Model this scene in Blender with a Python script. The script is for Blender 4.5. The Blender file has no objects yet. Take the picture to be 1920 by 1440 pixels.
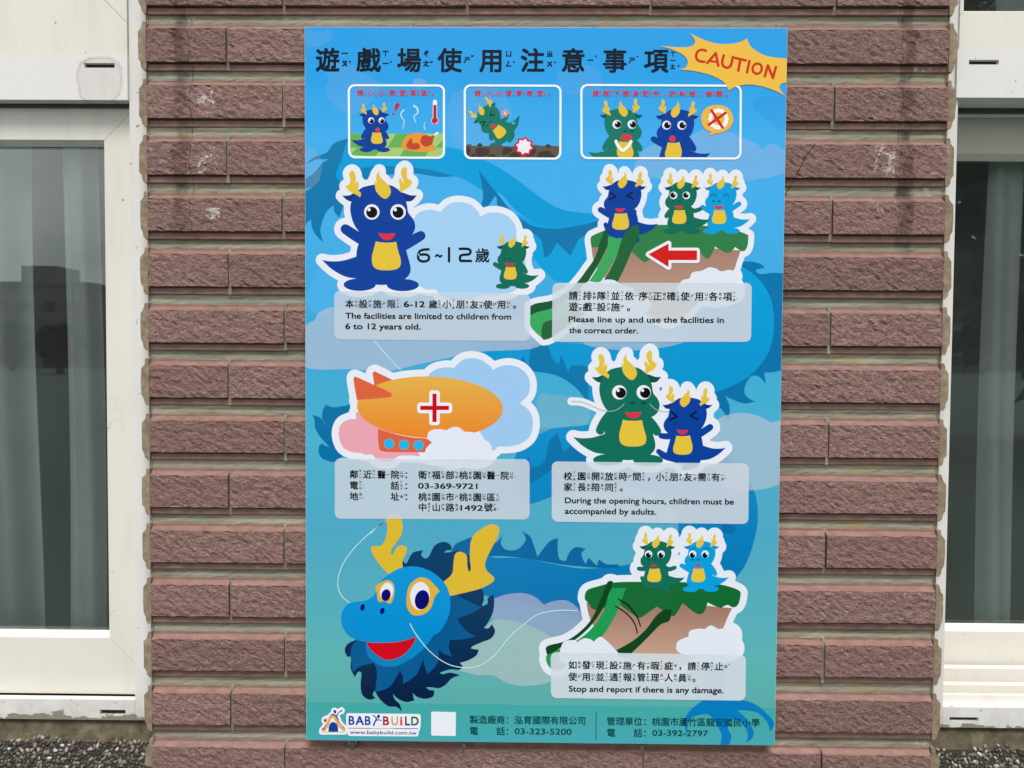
import bpy, bmesh, math, random
import numpy as np
from mathutils import Vector, Matrix
from mathutils.geometry import tessellate_polygon

random.seed(7)
S = bpy.context.scene
COL = S.collection
Z0 = 1.45                      # height of the sign's centre above the ground

# ------------------------------------------------------------------ camera
FPX = 1440.0
CAM = np.array([-0.02897, -0.96473, 0.03911])
ROT = np.array([[0.9999285, -0.00984468, -0.00678842],
                [0.01005902, 0.99942765, 0.03229837],
                [0.00646657, -0.03236435, 0.99945522]])
cd = bpy.data.cameras.new("camera")
cam = bpy.data.objects.new("camera", cd)
COL.objects.link(cam)
cd.sensor_width = 36.0
cd.lens = 36.0 * FPX / 1920.0
cd.clip_start = 0.01
cd.clip_end = 2000
r_, f_, u_ = ROT[:, 0], ROT[:, 1], ROT[:, 2]
M = Matrix(((r_[0], u_[0], -f_[0], CAM[0]), (r_[1], u_[1], -f_[1], CAM[1]),
            (r_[2], u_[2], -f_[2], CAM[2] + Z0), (0, 0, 0, 1)))
cam.matrix_world = M
S.camera = cam

# ------------------------------------------------------------------ world, sun, exposure
SUN_EL, SUN_AZ = math.radians(60), math.radians(8)     # sun stands in front of the wall, a little to the right
w = bpy.data.worlds.new("World")
S.world = w
w.use_nodes = True
nt = w.node_tree
nt.nodes.clear()
out = nt.nodes.new("ShaderNodeOutputWorld")
bg = nt.nodes.new("ShaderNodeBackground")
sky = nt.nodes.new("ShaderNodeTexSky")
sky.sky_type = 'NISHITA'
sky.sun_disc = False
sky.sun_elevation = SUN_EL
sky.sun_rotation = math.pi - SUN_AZ
sky.air_density = 1.0
sky.dust_density = 2.0
tcn = nt.nodes.new("ShaderNodeTexCoord")
mp = nt.nodes.new("ShaderNodeMapping")
mp.inputs['Scale'].default_value = (1.0, 1.0, 2.6)
nz = nt.nodes.new("ShaderNodeTexNoise")
nz.inputs['Scale'].default_value = 2.3
nz.inputs['Detail'].default_value = 7
nz.inputs['Roughness'].default_value = 0.55
rp = nt.nodes.new("ShaderNodeValToRGB")
rp.color_ramp.elements[0].position = 0.28
rp.color_ramp.elements[1].position = 0.56
mx = nt.nodes.new("ShaderNodeMix")
mx.data_type = 'RGBA'
nt.links.new(tcn.outputs['Generated'], mp.inputs[0])
nt.links.new(mp.outputs[0], nz.inputs['Vector'])
nt.links.new(nz.outputs['Fac'], rp.inputs[0])
nt.links.new(rp.outputs[0], mx.inputs[0])
nt.links.new(sky.outputs[0], mx.inputs[6])
mx.inputs[7].default_value = (10.5, 10.5, 10.6, 1)
nt.links.new(mx.outputs[2], bg.inputs[0])
bg.inputs[1].default_value = 0.088
nt.links.new(bg.outputs[0], out.inputs[0])

sl = bpy.data.lights.new("sun", 'SUN')
sl.energy = 2.6
sl.angle = math.radians(24)
sl.color = (1.0, 0.965, 0.92)
sun = bpy.data.objects.new("sun", sl)
COL.objects.link(sun)
sd = Vector((math.sin(SUN_AZ) * math.cos(SUN_EL), -math.cos(SUN_AZ) * math.cos(SUN_EL), math.sin(SUN_EL)))
sun.rotation_euler = sd.to_track_quat('Z', 'Y').to_euler()
sun.location = (0, -3, 6)

vs = S.view_settings
vs.view_transform = 'Standard'
vs.look = 'None'
vs.exposure = 0.46
vs.gamma = 1.0
vs.use_curve_mapping = False
S.cycles.transparent_max_bounces = 16
S.cycles.max_bounces = 8

# ------------------------------------------------------------------ helpers
def hit(px, py, y):
    """Where the line of sight through a photo pixel meets the plane y: (x, z)."""
    d = ROT @ np.array([(px - 960) / FPX, 1.0, -(py - 720) / FPX])
    t = (y - CAM[1]) / d[1]
    q = CAM + d * t
    return float(q[0]), float(q[2]) + Z0
def X(px, py, y): return hit(px, py, y)[0]
def ZZ(px, py, y): return hit(px, py, y)[1]

def srgb(h, k=1.0):
    h = h.lstrip('#')
    c = [int(h[i:i + 2], 16) / 255 for i in (0, 2, 4)]
    return tuple(k * (v / 12.92 if v <= 0.04045 else ((v + 0.055) / 1.055) ** 2.4) for v in c)

def tag(o, label=None, cat=None, group=None, kind=None):
    if label: o['label'] = label
    if cat: o['category'] = cat
    if group: o['group'] = group
    if kind: o['kind'] = kind
    return o

def empty(name, loc=(0, 0, 0)):
    o = bpy.data.objects.new(name, None)
    o.empty_display_size = 0.05
    o.location = loc
    COL.objects.link(o)
    return o

def mesh_obj(name, verts, faces, mats, parent=None, smooth=False, midx=None):
    me = bpy.data.meshes.new(name)
    me.from_pydata([tuple(v) for v in verts], [], faces)
    for m in (mats if isinstance(mats, (list, tuple)) else [mats]):
        me.materials.append(m)
    if midx is not None:
        me.polygons.foreach_set('material_index', midx)
    if smooth:
        me.polygons.foreach_set('use_smooth', [True] * len(me.polygons))
    me.update()
    o = bpy.data.objects.new(name, me)
    COL.objects.link(o)
    if parent is not None:
        o.parent = parent
        loc = parent.matrix_world.translation if parent.type == 'EMPTY' and False else Vector(parent.location)
        p = parent.parent
        while p is not None:
            loc = loc + Vector(p.location)
            p = p.parent
        o.location = -loc
    return o

def box_data(x0, x1, y0, y1, z0, z1, vs_, fs_):
    b = len(vs_)
    vs_ += [(x0, y0, z0), (x1, y0, z0), (x1, y1, z0), (x0, y1, z0), (x0, y0, z1), (x1, y0, z1), (x1, y1, z1), (x0, y1, z1)]
    fs_ += [(b, b + 1, b + 5, b + 4), (b + 1, b + 2, b + 6, b + 5), (b + 2, b + 3, b + 7, b + 6), (b + 3, b, b + 4, b + 7),
            (b + 4, b + 5, b + 6, b + 7), (b + 3, b + 2, b + 1, b)]

def bevel(o, wd, seg=2):
    m = o.modifiers.new('bevel', 'BEVEL')
    m.width = wd
    m.segments = seg
    m.limit_method = 'ANGLE'
    m.angle_limit = math.radians(30)
    return o

def box(name, x0, x1, y0, y1, z0, z1, mat, parent=None, bev=0.0008):
    v, f = [], []
    box_data(x0, x1, y0, y1, z0, z1, v, f)
    o = mesh_obj(name, v, f, mat, parent)
    if bev: bevel(o, bev)
    return o

# ------------------------------------------------------------------ node helpers
class NT:
    def __init__(s, name):
        s.m = bpy.data.materials.new(name)
        s.m.use_nodes = True
        s.t = s.m.node_tree
        s.b = s.t.nodes['Principled BSDF']
        s.out = s.t.nodes['Material Output']
        s.geo = s.t.nodes.new('ShaderNodeNewGeometry')
        s.pos = s.geo.outputs['Position']
    def n(s, typ, **kw):
        x = s.t.nodes.new(typ)
        for k, v in kw.items(): setattr(x, k, v)
        return x
    def l(s, a, b): s.t.links.new(a, b)
    def inp(s, sock, v):
        if hasattr(v, 'links') or hasattr(v, 'is_output'): s.l(v, sock)
        else: sock.default_value = v
    def math(s, op, a, b=0.0, c=None, clamp=False):
        x = s.n('ShaderNodeMath', operation=op, use_clamp=clamp)
        s.inp(x.inputs[0], a); s.inp(x.inputs[1], b)
        if c is not None: s.inp(x.inputs[2], c)
        return x.outputs[0]
    def noise(s, scale, detail=4, rough=0.55, vec=None, stretch=None, dist=0.0):
        x = s.n('ShaderNodeTexNoise')
        v = vec if vec is not None else s.pos
        if stretch:
            mpn = s.n('ShaderNodeMapping')
            mpn.inputs['Scale'].default_value = stretch
            s.l(v, mpn.inputs[0]); v = mpn.outputs[0]
        s.l(v, x.inputs['Vector'])
        x.inputs['Scale'].default_value = scale
        x.inputs['Detail'].default_value = detail
        x.inputs['Roughness'].default_value = rough
        x.inputs['Distortion'].default_value = dist
        return x.outputs['Fac']
    def ramp(s, fac, stops):
        x = s.n('ShaderNodeValToRGB')
        e = x.color_ramp.elements
        while len(e) < len(stops): e.new(0.5)
        for i, (p, c) in enumerate(stops):
            e[i].position = p
            e[i].color = (c[0], c[1], c[2], 1) if not isinstance(c, (int, float)) else (c, c, c, 1)
        s.l(fac, x.inputs[0])
        return x.outputs[0]
    def mix(s, fac, a, b, mode='MIX'):
        x = s.n('ShaderNodeMix', data_type='RGBA', blend_type=mode)
        s.inp(x.inputs[0], fac)
        for sk, v in ((x.inputs[6], a), (x.inputs[7], b)):
            if isinstance(v, tuple): sk.default_value = (*v[:3], 1)
            else: s.l(v, sk)
        return x.outputs[2]
    def bump(s, h, strength=0.5, dist=0.001, normal=None):
        x = s.n('ShaderNodeBump')
        x.inputs['Strength'].default_value = strength
        x.inputs['Distance'].default_value = dist
        s.l(h, x.inputs['Height'])
        if normal is not None: s.l(normal, x.inputs['Normal'])
        return x.outputs[0]
    def sep(s):
        x = s.n('ShaderNodeSeparateXYZ'); s.l(s.pos, x.inputs[0]); return x.outputs
    def fin(s, col, rough=0.7, normal=None, spec=0.4):
        s.inp(s.b.inputs['Base Color'], (*col[:3], 1) if isinstance(col, tuple) else col)
        s.inp(s.b.inputs['Roughness'], rough)
        s.b.inputs['Specular IOR Level'].default_value = spec
        if normal is not None: s.l(normal, s.b.inputs['Normal'])
        return s.m

def stain_mask(n):
    """Two rusty runs down the wall: 0..1 masks by place."""
    x, y, z = n.sep()
    wob = n.math('MULTIPLY', n.math('SUBTRACT', n.noise(38, 4), 0.5), 0.024)
    tot = None
    for (x0, wd, ztop, zend) in ((X(337, 200, 0.011), 0.0085, 2.3, Z0 + 0.19), (0.4545, 0.0080, 2.3, Z0 + 0.17)):
        d = n.math('ABSOLUTE', n.math('SUBTRACT', n.math('ADD', x, wob), x0))
        a = n.math('SUBTRACT', 1.0, n.math('DIVIDE', d, wd * 1.35), clamp=True)
        a = n.math('MULTIPLY', a, 2.2, clamp=True)
        b = n.math('DIVIDE', n.math('SUBTRACT', z, zend - 0.02), 0.05, clamp=True)
        m_ = n.math('MULTIPLY', a, b)
        tot = m_ if tot is None else n.math('MAXIMUM', tot, m_)
    tot = n.math('MULTIPLY', tot, n.math('MULTIPLY', n.math('SUBTRACT', n.noise(34, 5, 0.7), 0.30, clamp=True), 3.0, clamp=True))
    # hairline cracks beside the runs
    wob2 = n.math('MULTIPLY', n.math('SUBTRACT', n.noise(26, 5, 0.6), 0.5), 0.022)
    for xc in (X(357, 250, 0.011), X(1688, 250, 0.011)):
        d = n.math('ABSOLUTE', n.math('SUBTRACT', n.math('ADD', x, wob2), xc))
        cr1 = n.math('MULTIPLY', n.math('LESS_THAN', d, 0.00055), n.math('GREATER_THAN', z, Z0 + 0.185))
        tot = n.math('MAXIMUM', tot, n.math('MULTIPLY', cr1, 0.9))
    # one slanting crack on the right
    (x1, z1), (x2, z2) = hit(1472, 366, 0.011), hit(1529, 268, 0.011)
    L = math.hypot(x2 - x1, z2 - z1); ux, uz = (x2 - x1) / L, (z2 - z1) / L
    px_ = n.math('SUBTRACT', x, x1); pz_ = n.math('SUBTRACT', z, z1)
    al = n.math('ADD', n.math('MULTIPLY', px_, ux), n.math('MULTIPLY', pz_, uz))
    ac = n.math('ABSOLUTE', n.math('ADD', n.math('SUBTRACT', n.math('MULTIPLY', px_, uz), n.math('MULTIPLY', pz_, ux)), n.math('MULTIPLY', wob2, 0.5)))
    seg = n.math('MULTIPLY', n.math('LESS_THAN', ac, 0.0009), n.math('LESS_THAN', n.math('ABSOLUTE', n.math('SUBTRACT', al, L / 2)), L / 2))
    return n.math('MAXIMUM', tot, n.math('MULTIPLY', seg, 0.95))

def chalk_mask(n):
    """White paint left on a few tiles."""
    x, y, z = n.sep()
    tot = None
    for (a0, b0, a1, b1) in ((368, 168, 403, 212), (371, 270, 409, 328), (379, 390, 413, 411),
                             (1640, 271, 1677, 326), (1633, 378, 1664, 405), (1722, 1384, 1754, 1404), (1718, 118, 1750, 132), (1724, 140, 1745, 156), (1722, 350, 1748, 366)):
        xa, za = hit(a0, b0, 0.011); xb, zb = hit(a1, b1, 0.011)
        dx = n.math('LESS_THAN', n.math('ABSOLUTE', n.math('SUBTRACT', x, (xa + xb) / 2)), (xb - xa) / 2)
        dz = n.math('LESS_THAN', n.math('ABSOLUTE', n.math('SUBTRACT', z, (za + zb) / 2)), (za - zb) / 2)
        m_ = n.math('MULTIPLY', dx, dz)
        tot = m_ if tot is None else n.math('MAXIMUM', tot, m_)
    nn = n.noise(230, 6, 0.8)
    big = n.noise(60, 2, 0.5)
    thr = n.math('GREATER_THAN', n.math('ADD', n.math('MULTIPLY', nn, 0.6), n.math('MULTIPLY', big, 0.4)), 0.545)
    return n.math('MULTIPLY', n.math('MULTIPLY', tot, thr), 0.75)

# ------------------------------------------------------------------ materials
def mat_tile_face():
    n = NT('split_face_tile')
    big = n.noise(9, 3)
    oi = n.n('ShaderNodeObjectInfo')
    va = n.n('ShaderNodeVectorMath', operation='ADD')
    cb = n.n('ShaderNodeCombineXYZ'); n.l(n.math('MULTIPLY', oi.outputs['Random'], 9.0), cb.inputs[0]); n.l(n.math('MULTIPLY', oi.outputs['Random'], 31.0), cb.inputs[2])
    n.l(n.pos, va.inputs[0]); n.l(cb.outputs[0], va.inputs[1])
    tv = va.outputs[0]
    mid = n.noise(235, 8, 0.74, vec=tv, stretch=(1, 1, 1.35), dist=0.2)
    lump = n.noise(75, 3, 0.6, vec=tv)
    fine = n.noise(620, 4, 0.7)
    c = n.ramp(mid, [(0.30, srgb('#6b4c47')), (0.43, srgb('#96746e')), (0.55, srgb('#a98881')), (0.70, srgb('#ccb2aa'))])
    c = n.mix(n.math('MULTIPLY', big, 0.5), c, srgb('#70574e'))
    c = n.mix(n.math('MULTIPLY', n.math('SUBTRACT', oi.outputs['Random'], 0.45, clamp=True), 0.85), c, srgb('#80605a'))
    c = n.mix(n.math('MULTIPLY', n.math('SUBTRACT', 0.45, oi.outputs['Random'], clamp=True), 0.7), c, srgb('#5e4540'))
    sp = n.math('GREATER_THAN', n.noise(430, 2, 0.5), 0.715)
    c = n.mix(n.math('MULTIPLY', sp, 0.75), c, srgb('#2c1c1a'))
    st = stain_mask(n)
    c = n.mix(n.math('MULTIPLY', st, 0.8), c, srgb('#4a3327'))
    c = n.mix(chalk_mask(n), c, srgb('#d8d0cc'))
    vo = n.n('ShaderNodeTexVoronoi'); n.l(n.pos, vo.inputs['Vector']); vo.inputs['Scale'].default_value = 300
    h = n.math('ADD', n.math('ADD', mid, n.math('MULTIPLY', lump, 0.9)), n.math('ADD', n.math('MULTIPLY', fine, 0.5), n.math('MULTIPLY', vo.outputs['Distance'], 0.35)))
    nb = n.bump(h, 1.0, 0.0042)
    return n.fin(c, 0.82, nb, 0.25)

def mat_tile_smooth():
    n = NT('smooth_tile_clay')
    a = n.noise(60, 4, 0.6, stretch=(1, 1, 3))
    c = n.ramp(a, [(0.3, srgb('#72544c')), (0.7, srgb('#8c6c62'))])
    sp = n.math('GREATER_THAN', n.noise(520, 2, 0.5), 0.695)
    c = n.mix(n.math('MULTIPLY', sp, 0.7), c, srgb('#33211f'))
    st = stain_mask(n)
    c = n.mix(n.math('MULTIPLY', st, 0.75), c, srgb('#4a3327'))
    c = n.mix(chalk_mask(n), c, srgb('#cfc8c2'))
    nb = n.bump(n.noise(300, 4, 0.6), 0.25, 0.0006)
    return n.fin(c, 0.62, nb, 0.35)

def mat_reveal():
    n = NT('cut_tile_clay')
    a = n.noise(110, 5, 0.65)
    c = n.ramp(a, [(0.3, srgb('#6f6250')), (0.55, srgb('#8b7c68')), (0.75, srgb('#a29480'))])
    return n.fin(c, 0.85, n.bump(a, 0.5, 0.001), 0.2)

def mat_grout():
    n = NT('cement_grout')
    a = n.noise(38, 5, 0.65, stretch=(0.35, 1, 3.2))
    c = n.ramp(a, [(0.25, srgb('#5f5c50')), (0.45, srgb('#85806f')), (0.62, srgb('#96917f')), (0.8, srgb('#a79f86'))])
    b = n.noise(11, 3)
    c = n.mix(n.math('MULTIPLY', n.math('SUBTRACT', b, 0.42, clamp=True), 2.0, clamp=True), c, srgb('#7e8578'))
    yl = n.math('GREATER_THAN', n.noise(16, 3, 0.6, stretch=(1, 1, 3)), 0.64)
    c = n.mix(n.math('MULTIPLY', yl, 0.5), c, srgb('#94824f'))
    c = n.mix(chalk_mask(n), c, srgb('#c4c2b8'))
    c = n.mix(n.math('MULTIPLY', stain_mask(n), 0.85), c, srgb('#2e2a1e'))
    h = n.noise(240, 5, 0.7, stretch=(0.4, 1, 2.0))
    return n.fin(c, 0.9, n.bump(h, 0.7, 0.0012), 0.15)

def mat_paint(name, base, dirt=0.35, rough=0.42, grime=False):
    n = NT(name)
    a = n.noise(5, 4, 0.6)
    c = n.mix(n.math('MULTIPLY', n.math('SUBTRACT', a, 0.4, clamp=True), dirt), base, srgb('#a79f8f'))
    run = n.math('SUBTRACT', n.noise(26, 5, 0.65, stretch=(1, 1, 0.12)), 0.52, clamp=True)
    c = n.mix(n.math('MULTIPLY', run, 0.9, clamp=True), c, srgb('#9b958d'))
    sc_ = n.math('LESS_THAN', n.math('ABSOLUTE', n.math('SUBTRACT', n.noise(9, 3, 0.5, dist=1.5), 0.5)), 0.0012)
    c = n.mix(n.math('MULTIPLY', n.math('MULTIPLY', sc_, n.math('GREATER_THAN', n.noise(6, 2), 0.58)), 0.5), c, srgb('#6a6254'))
    sp = n.math('GREATER_THAN', n.noise(120, 2, 0.4), 0.765)
    c = n.mix(n.math('MULTIPLY', sp, 0.55), c, srgb('#6a6254'))
    if grime:
        x, y, z = n.sep()
        lo = n.math('SUBTRACT', 1.0, n.math('DIVIDE', n.math('SUBTRACT', z, Z0 - 0.446), 0.016), clamp=True)
        g = n.math('GREATER_THAN', n.math('ADD', n.math('MULTIPLY', lo, 0.40), n.noise(70, 5, 0.7, stretch=(0.6, 1, 1.3))), 0.68)
        c = n.mix(n.math('MULTIPLY', g, 0.85), c, srgb('#6d6554'))
        lo2 = n.math('SUBTRACT', 1.0, n.math('DIVIDE', n.math('SUBTRACT', z, Z0 - 0.446), 0.045), clamp=True)
        sm = n.math('MULTIPLY', lo2, n.math('SUBTRACT', n.noise(28, 6, 0.7, stretch=(1, 1, 0.6)), 0.32, clamp=True))
        c = n.mix(n.math('MULTIPLY', sm, 1.6, clamp=True), c, srgb('#7d7565'))
    r = n.math('ADD', n.math('MULTIPLY', n.noise(14, 3), 0.25), rough - 0.1)
    return n.fin(c, r, n.bump(n.noise(40, 3), 0.06, 0.001), 0.45)

def mat_slot_rail(name, base, cx, cz):
    """Painted rail with the dried water marks that ring its drain slot."""
    n = NT(name)
    x, y, z = n.sep()
    c = n.mix(n.math('MULTIPLY', n.noise(6, 4), 0.10), base, srgb('#a79f8f'))
    wx = n.math('ADD', n.math('SUBTRACT', x, cx), n.math('MULTIPLY', n.math('SUBTRACT', n.noise(45, 3), 0.5), 0.016))
    dx = n.math('DIVIDE', n.math('ABSOLUTE', wx), 0.029)
    dz = n.math('DIVIDE', n.math('ABSOLUTE', n.math('SUBTRACT', z, cz - 0.016)), 0.030)
    d = n.math('POWER', n.math('ADD', n.math('POWER', dx, 3.0), n.math('POWER', dz, 3.0)), 0.3333)
    ring = n.math('SUBTRACT', 1.0, n.math('MULTIPLY', n.math('ABSOLUTE', n.math('SUBTRACT', d, 0.93)), 9.0), clamp=True)
    ins = n.math('LESS_THAN', d, 0.93)
    st = n.math('MULTIPLY', n.math('MULTIPLY', ins, n.noise(60, 4, 0.6, stretch=(2.2, 1, 0.6))), 0.38)
    m_ = n.math('MAXIMUM', n.math('MULTIPLY', ring, n.math('MULTIPLY', n.noise(50, 3), 0.85)), st)
    c = n.mix(m_, c, srgb('#8a8177'))
    return n.fin(c, 0.4, n.bump(n.noise(40, 3), 0.05, 0.001), 0.45)

def mat_plain(name, col, rough=0.6, metal=0.0, spec=0.4):
    n = NT(name)
    a = n.noise(12, 4)
    c = n.mix(n.math('MULTIPLY', a, 0.25), tuple(col), tuple(v * 0.7 for v in col))
    n.b.inputs['Metallic'].default_value = metal
    return n.fin(c, rough, None, spec)

def mat_glass():
    n = NT('window_glass')
    t = n.t
    t.nodes.remove(n.b)
    tr = n.n('ShaderNodeBsdfTransparent')
    dirt = n.noise(7, 4, 0.6)
    n.l(n.ramp(dirt, [(0.3, (0.85, 0.885, 0.875)), (0.7, (0.91, 0.935, 0.925))]), tr.inputs[0])
    gl = n.n('ShaderNodeBsdfGlossy')
    gl.inputs['Roughness'].default_value = 0.012
    gl.inputs['Color'].default_value = (0.93, 1.0, 0.98, 1)
    n.l(n.bump(n.noise(2.2, 2), 0.02, 0.02), gl.inputs['Normal'])
    fr = n.n('ShaderNodeFresnel')
    fr.inputs[0].default_value = 1.52
    fac = n.math('MULTIPLY', fr.outputs[0], 1.8, clamp=True)
    ms = n.n('ShaderNodeMixShader')
    n.l(fac, ms.inputs[0]); n.l(tr.outputs[0], ms.inputs[1]); n.l(gl.outputs[0], ms.inputs[2])
    # thin film of dust
    df = n.n('ShaderNodeBsdfDiffuse'); df.inputs[0].default_value = (0.45, 0.47, 0.44, 1)
    ms2 = n.n('ShaderNodeMixShader')
    n.l(n.math('MULTIPLY', n.noise(5, 5, 0.7), 0.07), ms2.inputs[0])
    n.l(ms.outputs[0], ms2.inputs[1]); n.l(df.outputs[0], ms2.inputs[2])
    n.l(ms2.outputs[0], n.out.inputs[0])
    return n.m

def mat_curtain():
    n = NT('sheer_curtain')
    x, y, z = n.sep()
    wv = n.n('ShaderNodeTexWave', wave_type='BANDS', bands_direction='Z')
    n.l(n.pos, wv.inputs['Vector']); wv.inputs['Scale'].default_value = 60
    c = n.mix(n.math('MULTIPLY', wv.outputs['Fac'], 0.16), srgb('#f0efec'), srgb('#c4c6c2'))
    n.b.inputs['Subsurface Weight'].default_value = 0.0
    return n.fin(c, 0.9, None, 0.1)

def mat_pebble(i, col):
    n = NT('sill_pebble')
    c = n.mix(n.noise(300, 3), tuple(col), tuple(v * 0.65 for v in col))
    return n.fin(c, 0.55, None, 0.4)

def mat_cement():
    n = NT('rough_cement')
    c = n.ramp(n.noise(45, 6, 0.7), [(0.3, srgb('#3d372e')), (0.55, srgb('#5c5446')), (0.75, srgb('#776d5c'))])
    return n.fin(c, 0.95, n.bump(n.noise(260, 5, 0.7), 0.8, 0.002), 0.1)

def mat_print(name, alpha):
    n = NT(name)
    at = n.n('ShaderNodeAttribute'); at.attribute_name = 'ink'
    c = at.outputs['Color']
    c = n.mix(n.math('MULTIPLY', n.math('SUBTRACT', n.noise(3, 4), 0.45, clamp=True), 0.05), c, srgb('#b8b8b0'))
    n.l(c, n.b.inputs['Base Color'])
    n.b.inputs['Roughness'].default_value = 0.4
    n.b.inputs['Specular IOR Level'].default_value = 0.10
    if alpha:
        n.l(at.outputs['Alpha'], n.b.inputs['Alpha'])
    return n.m

MT = dict(face=mat_tile_face(), smooth=mat_tile_smooth(), reveal=mat_reveal(), grout=mat_grout(),
          cream=mat_paint('cream_window_paint', srgb('#d8d4ca'), 0.4),
          white=mat_paint('white_frame_paint', srgb('#d8d6d3'), 0.35, grime=True),
          glass=mat_glass(), curtain=mat_curtain(), cement=mat_cement(),
          gap_shade=mat_plain('black_gap_shade', (0.02, 0.02, 0.022), 0.6),  # black stands in for the dark inside slots and gaps
          dark=mat_plain('dark_room_paint', (0.16, 0.20, 0.19), 0.9),
          shade=mat_plain('painted_recess_shade', (0.055, 0.055, 0.06), 0.5),  # shadow under the transoms, put into the colour
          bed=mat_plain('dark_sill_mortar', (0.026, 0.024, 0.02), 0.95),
          core=mat_plain('white_foam_board', (0.72, 0.76, 0.80), 0.5),
          steel=mat_plain('weathered_steel', (0.25, 0.24, 0.22), 0.45, 0.9),
          ink=mat_print('printed_ink', False), veil=mat_print('translucent_ink', True))

# ================================================================== the tiled wall
YF, YG = 0.010, 0.0195            # tile face and grout face
PITCH, TH = 0.07058, 0.0600
ROW0 = Z0 + 0.4605                # top of the first full row in view
XL, XR = -0.5015, 0.5030
PROFILE = [(0.0, 0.0185), (-0.0006, 0.0170), (-0.0036, 0.0167), (-0.0046, 0.0160), (-0.0080, 0.0116), (-0.0085, 0.0103)]
PROF_LOW = [(-0.0497, 0.0112), (-0.0500, 0.0172), (-0.0514, 0.0174), (-0.0519, 0.0146), (-0.0588, 0.0148), (-0.0598, 0.0160), (-0.0600, 0.0200)]

wall = empty('tiled_wall', (0, YF, 0))
tag(wall, 'brown split-face tiled wall pier between the two cream windows, carrying the dragon sign', 'wall', kind='thing')

def tile_mesh(L, seed):
    rnd = random.Random(seed)
    nx = max(6, int(L / 0.0055))
    nz_ = 9
    xs = [L * i / nx for i in range(nx + 1)]
    rows = []
    kinds = []
    for (z, y) in PROFILE:
        rows.append([(x, y, z) for x in xs])
    zf0, zf1 = -0.0089, -0.0494
    for j in range(nz_ + 1):
        chip = [rnd.uniform(0.0004, 0.0019) if rnd.random() < 0.13 else 0 for _ in xs]
        z = zf0 + (zf1 - zf0) * j / nz_
        r = []
        for i, x in enumerate(xs):
            edge = j in (0, nz_)
            dy = rnd.gauss(0, 0.00028 if edge else 0.00055)
            dz = rnd.gauss(0, 0.00030 if edge else 0.0006)
            if edge and chip[i] > 0:
                dy = chip[i]; dz += (chip[i] if j else -chip[i]) * 0.8
            r.append((x, YF + max(-0.0009, min(0.0022, dy)), z + dz))
        rows.append(r)
    for (z, y) in PROF_LOW:
        rows.append([(x, y, z) for x in xs])
    v = [p for r in rows for p in r]
    f, mi = [], []
    nr = len(rows)
    for j in range(nr - 1):
        isf = len(PROFILE) <= j < len(PROFILE) + nz_
        for i in range(nx):
            a = j * (nx + 1) + i
            f.append((a, a + nx + 1, a + nx + 2, a + 1))
            mi.append(0 if isf else 1)
    # ends and back
    for i, rev in ((0, False), (nx, True)):
        ring = [j * (nx + 1) + i for j in range(nr)]
        b = len(v)
        v += [(xs[i], 0.0225, 0.0), (xs[i], 0.0225, -0.06)]
        poly = ring + [b + 1, b]
        f.append(tuple(poly) if rev else tuple(reversed(poly)))
        mi.append(1)
    me = bpy.data.meshes.new('tile')
    me.from_pydata(v, [], f)
    me.materials.append(MT['face']); me.materials.append(MT['smooth'])
    me.polygons.foreach_set('material_index', mi)
    me.update()
    return me

GAP = 0.0029
tcache = {}
gv, gf = [], []
rr = random.Random(3)
ROWS = list(range(-4, 17))
for k in ROWS:
    zt = ROW0 - PITCH * k
    typeA = (k % 2 == 0)
    js = ([-0.3995 + 0.2305 * i for i in range(4)] if typeA else [-0.3290 + 0.2305 * i for i in range(4)])
    edges = [XL] + [j + rr.uniform(-0.0008, 0.0008) for j in js] + [XR]
    for i in range(len(edges) - 1):
        a = edges[i] + (GAP / 2 if i else 0)
        b = edges[i + 1] - (GAP / 2 if i < len(edges) - 2 else 0)
        L = round(b - a, 3)
        key = (L, rr.randrange(3))
        if key not in tcache:
            tcache[key] = tile_mesh(L, hash(key) & 0xffff)
        o = bpy.data.objects.new('tile', tcache[key])
        COL.objects.link(o)
        o.parent = wall
        o.location = (a, -YF + rr.uniform(-0.0005, 0.0005), zt + rr.uniform(-0.0005, 0.0005))
        o.rotation_euler = (rr.uniform(-0.012, 0.012), rr.uniform(-0.0015, 0.0015), rr.uniform(-0.001, 0.001))
        if i:
            # upright joint, packed with grout almost to the smooth lip
            d = rr.uniform(0.0135, 0.0158)
            box_data(edges[i] - GAP / 2 - 0.0006, edges[i] + GAP / 2 + 0.0006, d, YG + 0.002, zt - 0.0590, zt - 0.0008, gv, gf)
# bed of grout: uneven sheet behind the rows plus the pier's solid core
core_v, core_f = [], []
zt, zb = ROW0 - PITCH * ROWS[0] + 0.01, ROW0 - PITCH * ROWS[-1] - 0.075
box_data(XL - 0.0015, XR + 0.0015, YG + 0.0012, 0.30, Z0 - 0.98, Z0 + 0.91, core_v, core_f)
mesh_obj('wall_core', core_v, core_f, MT['grout'], wall)
for k in ROWS:
    z1 = ROW0 - PITCH * k + 0.0006
    z2 = z1 + PITCH - TH - 0.0010
    nx = 120
    b0 = len(gv)
    for zz, dy in ((z1 - 0.002, 0.0), (z1 + 0.001, 0.0), ((z1 + z2) / 2, 0.0009), (z2 - 0.001, 0.0), (z2 + 0.002, 0)):
        for i in range(nx + 1):
            gv.append((XL - 0.001 + (XR - XL + 0.002) * i / nx, YG - 0.0022 + dy + rr.uniform(-0.0004, 0.0004), zz + rr.uniform(-0.0003, 0.0003)))
    for j in range(4):
        for i in range(nx):
            a = b0 + j * (nx + 1) + i
            gf.append((a, a + 1, a + nx + 2, a + nx + 1))
go = mesh_obj('grout', gv, gf, MT['grout'], wall)

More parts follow.
